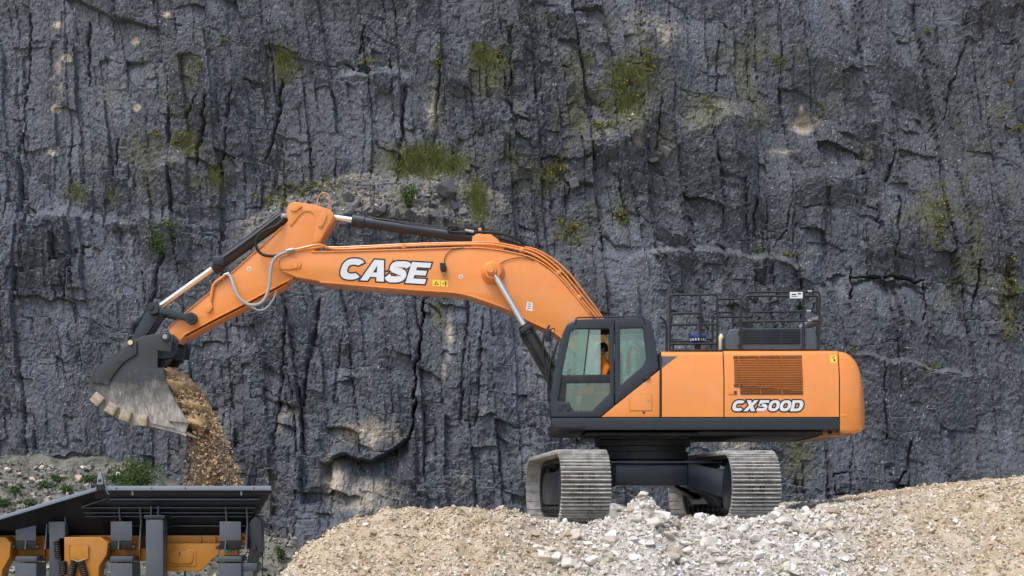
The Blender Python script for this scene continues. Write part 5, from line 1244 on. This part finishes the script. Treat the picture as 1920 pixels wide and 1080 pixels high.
# upright ribs under the hopper
def rib(x0, x1, top=950, split=True, lowx=None):
    root = None
    for px in (x0, x1):
        A = P(px, top, 0); x = A.x; mb = MB()
        prof = [(YR+.25, PZ(top,.4)), (YR+.35, PZ(978,.4)), (YR+.22, PZ(1030,.4)), (YI+.3, PZ(1030,.4)), (YI+.3, PZ(1004,.4)), (wall_y(top)+.1, PZ(top,.4))]
        n = len(prof); mb.add([(x-.012, a, b) for a, b in prof]+[(x+.012, a, b) for a, b in prof], [(i,(i+1)%n,n+(i+1)%n,n+i) for i in range(n)]+[tuple(range(n)),tuple(range(n,2*n))[::-1]])
        o = mb.obj('rib_fin', M['slate'], CR if root is None else CR)
    y = YR+.28
    quad('rib_plate', P(x0,978,y+.07), P(x1,978,y+.07), P(x1,1014,y), P(x0,1014,y), -.02, M['slate'], CR)
    quad('rib_plate', P(x0,1014.5,y), P(x1,1014.5,y), P(x1,1030,y+.06), P(x0,1030,y+.06), -.02, M['charcoal'], CR)
    y2_ = YR+.2
    mb = MB(); mb.box(P(x0-2,1043,y2_), P(x1+1,1054,y2_)+Vector((0,.6,0))); mb.obj('leg_cap', M['slate'], CR, bev=.02)
    mb = MB(); a = P(x0-2,1056,y2_); b = P(x1+1,1056,y2_); mb.box((a.x, y2_-.02, FLOOR-.05), (b.x, y2_+.6, a.z)); mb.obj('leg', M['slate'], CR, bev=.02)
    for px in (x0-4, x1+3):
        q = P(px, 1026, YR+.3); mb = MB(); mb.cyl(q+Vector((-.03,0,0)), q+Vector((.03,0,0)), .035, n=10); mb.obj('pin', M['dark'], CR)
for a, b in ((30,68),(208,248),(412,452)): rib(a, b)
mb = MB(); mb.box(P(92,978,.55), P(122,1090,.55)+Vector((0,.25,0))); mb.obj('leg', M['slate'], CR, bev=.015)
for px in (92, 122):
    mb = MB(); mb.box(P(px-1,950,.62), P(px+1,1000,.62)+Vector((0,.3,0))); mb.obj('rib_fin', M['slate'], CR)
a = P(273,974,.25); b = P(306,974,.25)
mb = MB(); mb.box((a.x,.25,FLOOR-.05),(b.x,.62,a.z)); tl = mb.obj('support_leg', M['slate'], CR, bev=.02)
mb = MB(); mb.box(P(270,966,.24), P(309,972.5,.24)+Vector((0,.42,0))); mb.obj('leg_cap', M['charcoal'], tl, bev=.01)
for px in (283, 296):
    mb = MB(); mb.box(P(px-1,949,.5), P(px+1,967,.5)+Vector((0,.3,0))); mb.obj('fin', M['slate'], tl)
for px in (276.5, 302.5):
    q = P(px, 973, .245); link('bolt', BOLT, M['white'], tl, Matrix.Translation(q) @ Matrix.Rotation(R(90),4,'X') @ Matrix.Scale(.9,4))
# chassis
YC = .95
ch = railbox('chassis_beam', (-70,1004), (462,1004), YC, .155, .35, M['amber'], CR)
railbox('chassis_beam', (-70,1004), (462,1004), YF-.7, .155, .35, M['amber'], CR)
quad('chassis_web', P(-70,1019,YC+.1), P(400,1019,YC+.1), P(400,1052,YC+.1), P(-70,1052,YC+.1), -.04, M['amber'], CR)
for px in (82, 261, 300, 316, 376, 403): 
    mb = MB(); mb.box(P(px-1.2,1006,YC-.05), P(px+1.2,1048 if px < 270 else 1019,YC-.05)+Vector((0,.1,0))); mb.obj('chassis_fin', M['amber'], ch, bev=.004)
plate('drive_guard', [(110,1007),(188,1007),(203,1018),(200,1040),(186,1062),(184,1100),(112,1100),(112,1040),(108,1020)], .55, .4, M['amber'], CR, .02, ref=.55)
plate('drive_guard', [(-40,1007),(10,1007),(20,1018),(18,1045),(5,1068),(0,1100),(-40,1100)], .55, .4, M['amber'], CR, .02, ref=.55)
pb = plate('pocket_plate', [(131,1025),(165,1025),(165,1046),(152,1051),(145,1051),(131,1046)], .52, .04, M['amber'], CR, .006, ref=.52)
for a_, b_ in (((131,1024),(166,1024)),((148,1024),(148,1048))): pass
mb = MB(); mb.tube([P(130,1022,.52),P(130,1047,.52),P(146,1053,.52),P(165,1047,.52),P(165,1022,.52)], .012, 6); mb.obj('pocket_edge', M['amber'], pb)
def spring(a, b, r, parent):
    A, B = Vector(a), Vector(b); qn = (B-A).to_track_quat('Z','Y'); L = (B-A).length; mb = MB(); N = 90; turns = 8
    mb.tube([A + qn @ Vector((r*math.cos(2*math.pi*turns*k/N), r*math.sin(2*math.pi*turns*k/N), L*k/N)) for k in range(N+1)], .016, 6)
    o = mb.obj('spring', M['dark'], parent); mb = MB(); mb.cyl(A, B, r*.6, n=12); mb.obj('spring_core', M['rubber'], o)
spring(P(106,1014,.5), P(109,1046,.5), .05, CR); spring(P(118,1052,.5), P(118,1078,.5), .06, CR); spring(P(139,1053,.48), P(133,1084,.48), .06, CR); spring(P(152,1053,.48), P(160,1084,.48), .06, CR)
hp_ = plate('hatch_panel', [(304,1019),(410,1019),(410,1040),(398,1048),(384,1064),(374,1071),(312,1071),(304,1066)], .78, .05, M['amber'], CR, .008, ref=.78)
plate('hatch_frame', roundpoly([(313,1031),(368,1031),(368,1062),(313,1062)], 3), .765, .02, M['amber'], hp_, .006, ref=.78)
plate('hatch_cover', roundpoly([(318,1033),(363,1033),(363,1057),(318,1057)], 11, 6), .74, .03, M['amber'], hp_, .008, ref=.78)
mb = MB(); mb.box(P(335.5,1034,.73), P(337.5,1042,.73)+Vector((0,.03,0))); mb.obj('handle', M['charcoal'], hp_)
mb = MB(); mb.tube([P(347,1071,.8),P(346,1090,.8)],.02,6); mb.obj('hose', M['rubber'], CR)
mb = MB(); mb.box(P(420,1030,.7), P(433,1035,.7)+Vector((0,.1,0))); mb.obj('valve', M['teal'], CR, bev=.01)
mb = MB(); mb.box(P(414,1029,.75), P(446,1041,.75)+Vector((0,.2,0))); mb.obj('cross_member', M['amber'], CR, bev=.01)
mb = MB(); mb.tube([P(448,1004,.8),P(460,1004,.8),P(464,1010,.8),P(461,1016,.8),P(450,1018,.8)], .05, 10, 3); mb.obj('hook', M['amber'], CR)
arm = plate('rear_arm', [(478,968),(490,974),(492,1030),(488,1042),(482,1050),(482,1056),(462,1056),(466,1040),(468,1012),(464,1003),(457,998),(470,975)], .7, .3, M['charcoal'], CR, .015, ref=.7)
for px, py, r_ in ((477,1027,.05),(491,1031,.05)): disc('pin', px, py, .62, .72, r_, M['dark'], arm, 16, ref=.7)
mb = MB(); mb.box(P(448,1056,.55), P(482,1071,.55)+Vector((0,.5,0))); mb.obj('arm_foot', M['slate'], CR, bev=.015)
a = P(452,1071,.55); b = P(475,1071,.55); mb = MB(); mb.box((a.x,.55,FLOOR-.05),(b.x,1.0,a.z)); mb.obj('leg', M['slate'], CR, bev=.01)
mb = MB(); mb.tube([P(505,922,YR+.1),P(478,970,.75)], .035, 8); mb.obj('end_strut', M['dark'], CR)
mb = MB(); mb.tube([P(492,985,.8),P(492,1085,.8)], .012, 6); mb.obj('hose', M['rubber'], CR)
for y in (YR+.5, YF-.7):
    mb = MB(); mb.box((PX(-60), y, FLOOR-.03), (PX(455), y+.5, FLOOR+.75)); mb.obj('crawler', M['dark'], CR, bev=.2, seg=4)

# ------------------------------------------------------------------ plants on the rock
def leafmesh(name, items, mat):
    V = []; F = []; A = []
    for kind_, o, d, s, w, rv in items:
        d = d.normalized(); sd_ = d.cross(Vector((rs.uniform(-.4,.4),1,rs.uniform(-.4,.4)))).normalized()*w; n = len(V)
        if kind_ == 's': V += [o-sd_, o+sd_, o+d*s+sd_, o+d*s-sd_]; F += [(n,n+1,n+2,n+3)]; A += [rv]
        elif kind_ == 'b':
            m1 = o+d*s*.5+Vector((0,0,.05*s)); tip = o+d*s+Vector((0,0,-.22*s)); V += [o-sd_, o+sd_, m1+sd_*.8, m1-sd_*.8, tip]; F += [(n,n+1,n+2,n+3),(n+3,n+2,n+4)]; A += [rv, rv]
        else:
            up = d.cross(sd_).normalized()*w*.2; V += [o, o+d*s*.5+sd_+up, o+d*s, o+d*s*.5-sd_+up]; F += [(n,n+1,n+2,n+3)]; A += [rv]
    me = bpy.data.meshes.new(name); me.from_pydata([tuple(v) for v in V], [], F); me.update(); fattr(me, 'rnd', np.array(A), 'FACE'); me.materials.append(mat); return me
def grass_tuft(px, py, w, h, n, label, group, mat='grass', name='grass_tuft'):
    sc = .01*(D+CY)/D; items = []
    for k in range(n):
        u = max(-.75, min(.75, rs.gauss(0,.38))); v = max(-.6, min(.6, rs.gauss(0,.28))); q = cliff_hit(px+u*w, py+(v+.15)*h)
        L = h*sc*rs.uniform(.22,.6)*(1-.35*min(1,abs(u))); items.append(('b', Vector((q.x,q.y+.02,q.z)), Vector((rs.gauss(0,.45), -rs.uniform(.15,.7), rs.uniform(.6,1.2))), L, rs.uniform(.008,.016), rs.random()))
    b = cliff_hit(px, py+h*.4); me = leafmesh(name, items, M[mat]); me.transform(Matrix.Translation(-b))
    return tag(link(name, me, None, None, Matrix.Translation(b)), label, 'grass' if name == 'grass_tuft' else 'weed', group)
def weed(px, py, w, h, n, label, group, mat='weed', name='weed_clump'):
    items = []; ns = max(4, n//14); b = cliff_hit(px, py); tips = [(px, py, b)]
    for k in range(ns):                       # runners creeping over the rock from earlier ones, leaves sitting on them
        u = max(-.75, min(.75, rs.gauss(0,.36))); v = max(-.7, min(.7, rs.gauss(0,.34))); tx, ty = px+u*w, py+v*h; q = cliff_hit(tx, ty)
        fx, fy, fq = min(tips, key=lambda t_: (t_[0]-tx)**2+(t_[1]-ty)**2); tips.append((tx, ty, q)); prev = fq
        m_ = 4
        for j in range(1, m_+1):
            t = j/m_; cur = cliff_hit(fx+(tx-fx)*t, fy+(ty-fy)*t) + Vector((0, -.03-.09*rs.random()*min(1, w/40), 0)); d = cur-prev
            if d.length > .004: items.append(('s', prev, d, d.length, .004, .1))
            for l in range(max(1, n//ns//m_+1)):
                items.append(('l', prev.lerp(cur, rs.random()), Vector((rs.gauss(0,1), rs.gauss(-.6,.6), rs.gauss(.35,.7))), rs.uniform(.03,.085), rs.uniform(.010,.026), rs.random()))
            prev = cur
    me = leafmesh(name, items, M[mat]); me.transform(Matrix.Translation(-b))
    return tag(link(name, me, None, None, Matrix.Translation(b)), label, 'weed', group)
def shrub(px, py, w, h, n, label, base=None, group=None):
    sc = .01*(D+CY)/D; b = base or cliff_hit(px, py+h*.5); H = h*sc; Wd = w*sc
    root = thing('shrub', b, label, 'shrub', group); mb = MB(); items = []
    for k in range(9):
        tipv = b + Vector((rs.gauss(0,.3)*Wd, -rs.uniform(.1,.55)*Wd*.6, H*rs.uniform(.45,1.0))); mid = b.lerp(tipv,.5)+Vector((rs.gauss(0,.05),-.05,.05))
        mb.tube([b+Vector((0,.05,0)), mid, tipv], .012, 5, 2)
        for j in range(n//9):
            t = rs.random()**.6; o = (b.lerp(mid, t*2) if t < .5 else mid.lerp(tipv, t*2-1)) + Vector((rs.gauss(0,.10)*Wd*1.3, rs.gauss(0,.09)*Wd, rs.gauss(0,.07)*H))
            items.append(('l', o, Vector((rs.gauss(0,1), rs.gauss(-.3,.8), rs.gauss(.2,.8))), rs.uniform(.035,.085), rs.uniform(.012,.026), rs.random()))
    mb.obj('stems', M['twig'], root); link('foliage', leafmesh('foliage', items, M['shrub']), None, root); return root
for a_ in [(800,298,62,54,900,'bright green grass patch growing on top of the rubble ledge',None),(760,305,40,40,350,'shorter grass at the edge of the green ledge patch',None),(850,308,40,40,320,'grass thinning out beside the boulder on the ledge',None),
           (532,112,20,36,420,'isolated green tuft in a dark joint high above the stick',None),(905,104,30,40,520,'grassy weed patch high on the cliff above the boom',None),(1175,140,50,50,460,'grass strip hanging below the high scree pocket',None),
           (895,372,24,60,360,'upright grass right of the big ledge boulder',None),(405,328,16,44,240,'narrow grass tuft in a vertical joint above the stick',None),(140,356,22,26,240,'small green tuft far along the cliff beyond the bucket',None),(205,363,18,20,160,'low green tuft next to the small one beyond the bucket',None),
           (352,268,34,36,300,'yellowish grass on the narrow shelf above the stick',None),(1172,185,40,50,360,'long drooping grass on the broken slope',None),(1030,322,30,30,200,'short grass beside yellow flowers above the boom bend',None)]:
    grass_tuft(*a_)
for a_ in [(1212,118,34,46,420,'yellow flowering weeds beside the high grass strip',None),(930,120,40,40,360,'yellow speckled weeds in the high grassy patch',None),(1068,432,46,32,420,'yellow-green weeds just above the boom bend',None),(1168,408,20,36,200,'thin weeds on the rock right of the boom bend',None),
           (1035,315,36,26,240,'yellow flowers on the rock above the boom bend',None),(340,262,36,30,260,'yellow-green weeds on the narrow shelf above the stick',None),(295,250,14,24,110,'small weed clump near the narrow shelf',None),(600,352,80,28,420,'low weeds spreading over the rubble ledge',None),(510,375,50,22,260,'sparse weeds at the lower end of the rubble ledge',None),
           (1760,410,34,100,600,'dark trailing weeds on the rock above the hood end',None),(1898,520,24,60,420,'dark ivy clump high at the cliff bay beyond the counterweight',None),(1895,600,20,50,300,'thin trailing ivy under the dark clump',None),(1540,200,14,24,140,'green weed beside the tan scar on the cliff',None),
           (1455,112,24,16,110,'faint green weeds on the upper rock above the handrails',None),(1740,60,12,8,60,None,None),(1890,155,20,10,90,None,None),(1905,240,22,12,90,None,None),(420,76,12,14,80,None,None),(1165,160,60,70,420,'mixed weeds around the hanging grass strip',None),(905,390,20,30,160,'weeds at the foot of the grass beside the boulder',None),
           (1420,468,14,20,80,None,None),(1490,480,24,14,100,None,None),(1740,685,30,14,110,None,None),(1550,655,10,6,40,None,None),(1600,655,10,8,50,None,None),(820,110,12,60,160,None,None),(1130,240,50,28,220,'weeds on the scree below the hanging grass',None),(1330,200,36,30,180,'dull weeds on the upper scree pocket',None),(375,125,18,24,120,None,None),(690,112,40,12,140,None,None)]:
    a_ = list(a_)
    if a_[5] is None: a_[5] = 'little yellow-green weed rooted in a crack of the cliff'; a_[6] = 'small weeds in the cliff cracks'
    weed(*a_)
for k, (px, py) in enumerate(((30,930),(85,918),(130,925),(170,905),(60,952),(215,905),(12,950),(110,905))):
    Y = 8.
    while Y < 13.5:
        p = P(px, py, Y)
        if gz(p.x, Y) > p.z: break
        Y += .05
    shrub(px, py, 26, 15, 240, 'low scrubby plant on the scree bank behind the hopper', Vector((p.x, Y, gz(p.x, Y)-.02)), 'scrub on the scree bank')
shrub(298, 442, 52, 72, 1500, 'leafy green shrub growing from the cliff left of the stick')
shrub(766, 366, 26, 52, 520, 'slim green shrub on the rubble ledge left of the boulder')
p = P(264, 912, 12.9); shrub(262, 880, 84, 74, 3200, 'broad green bush on the scree behind the hopper', Vector((p.x, 12.9, gz(p.x, 12.9)-.05)))
p = P(528, 1000, 12.2); shrub(528, 990, 18, 24, 260, 'small green sapling on the sandy soil right of the hopper', Vector((p.x, 12.2, gz(p.x, 12.2))))
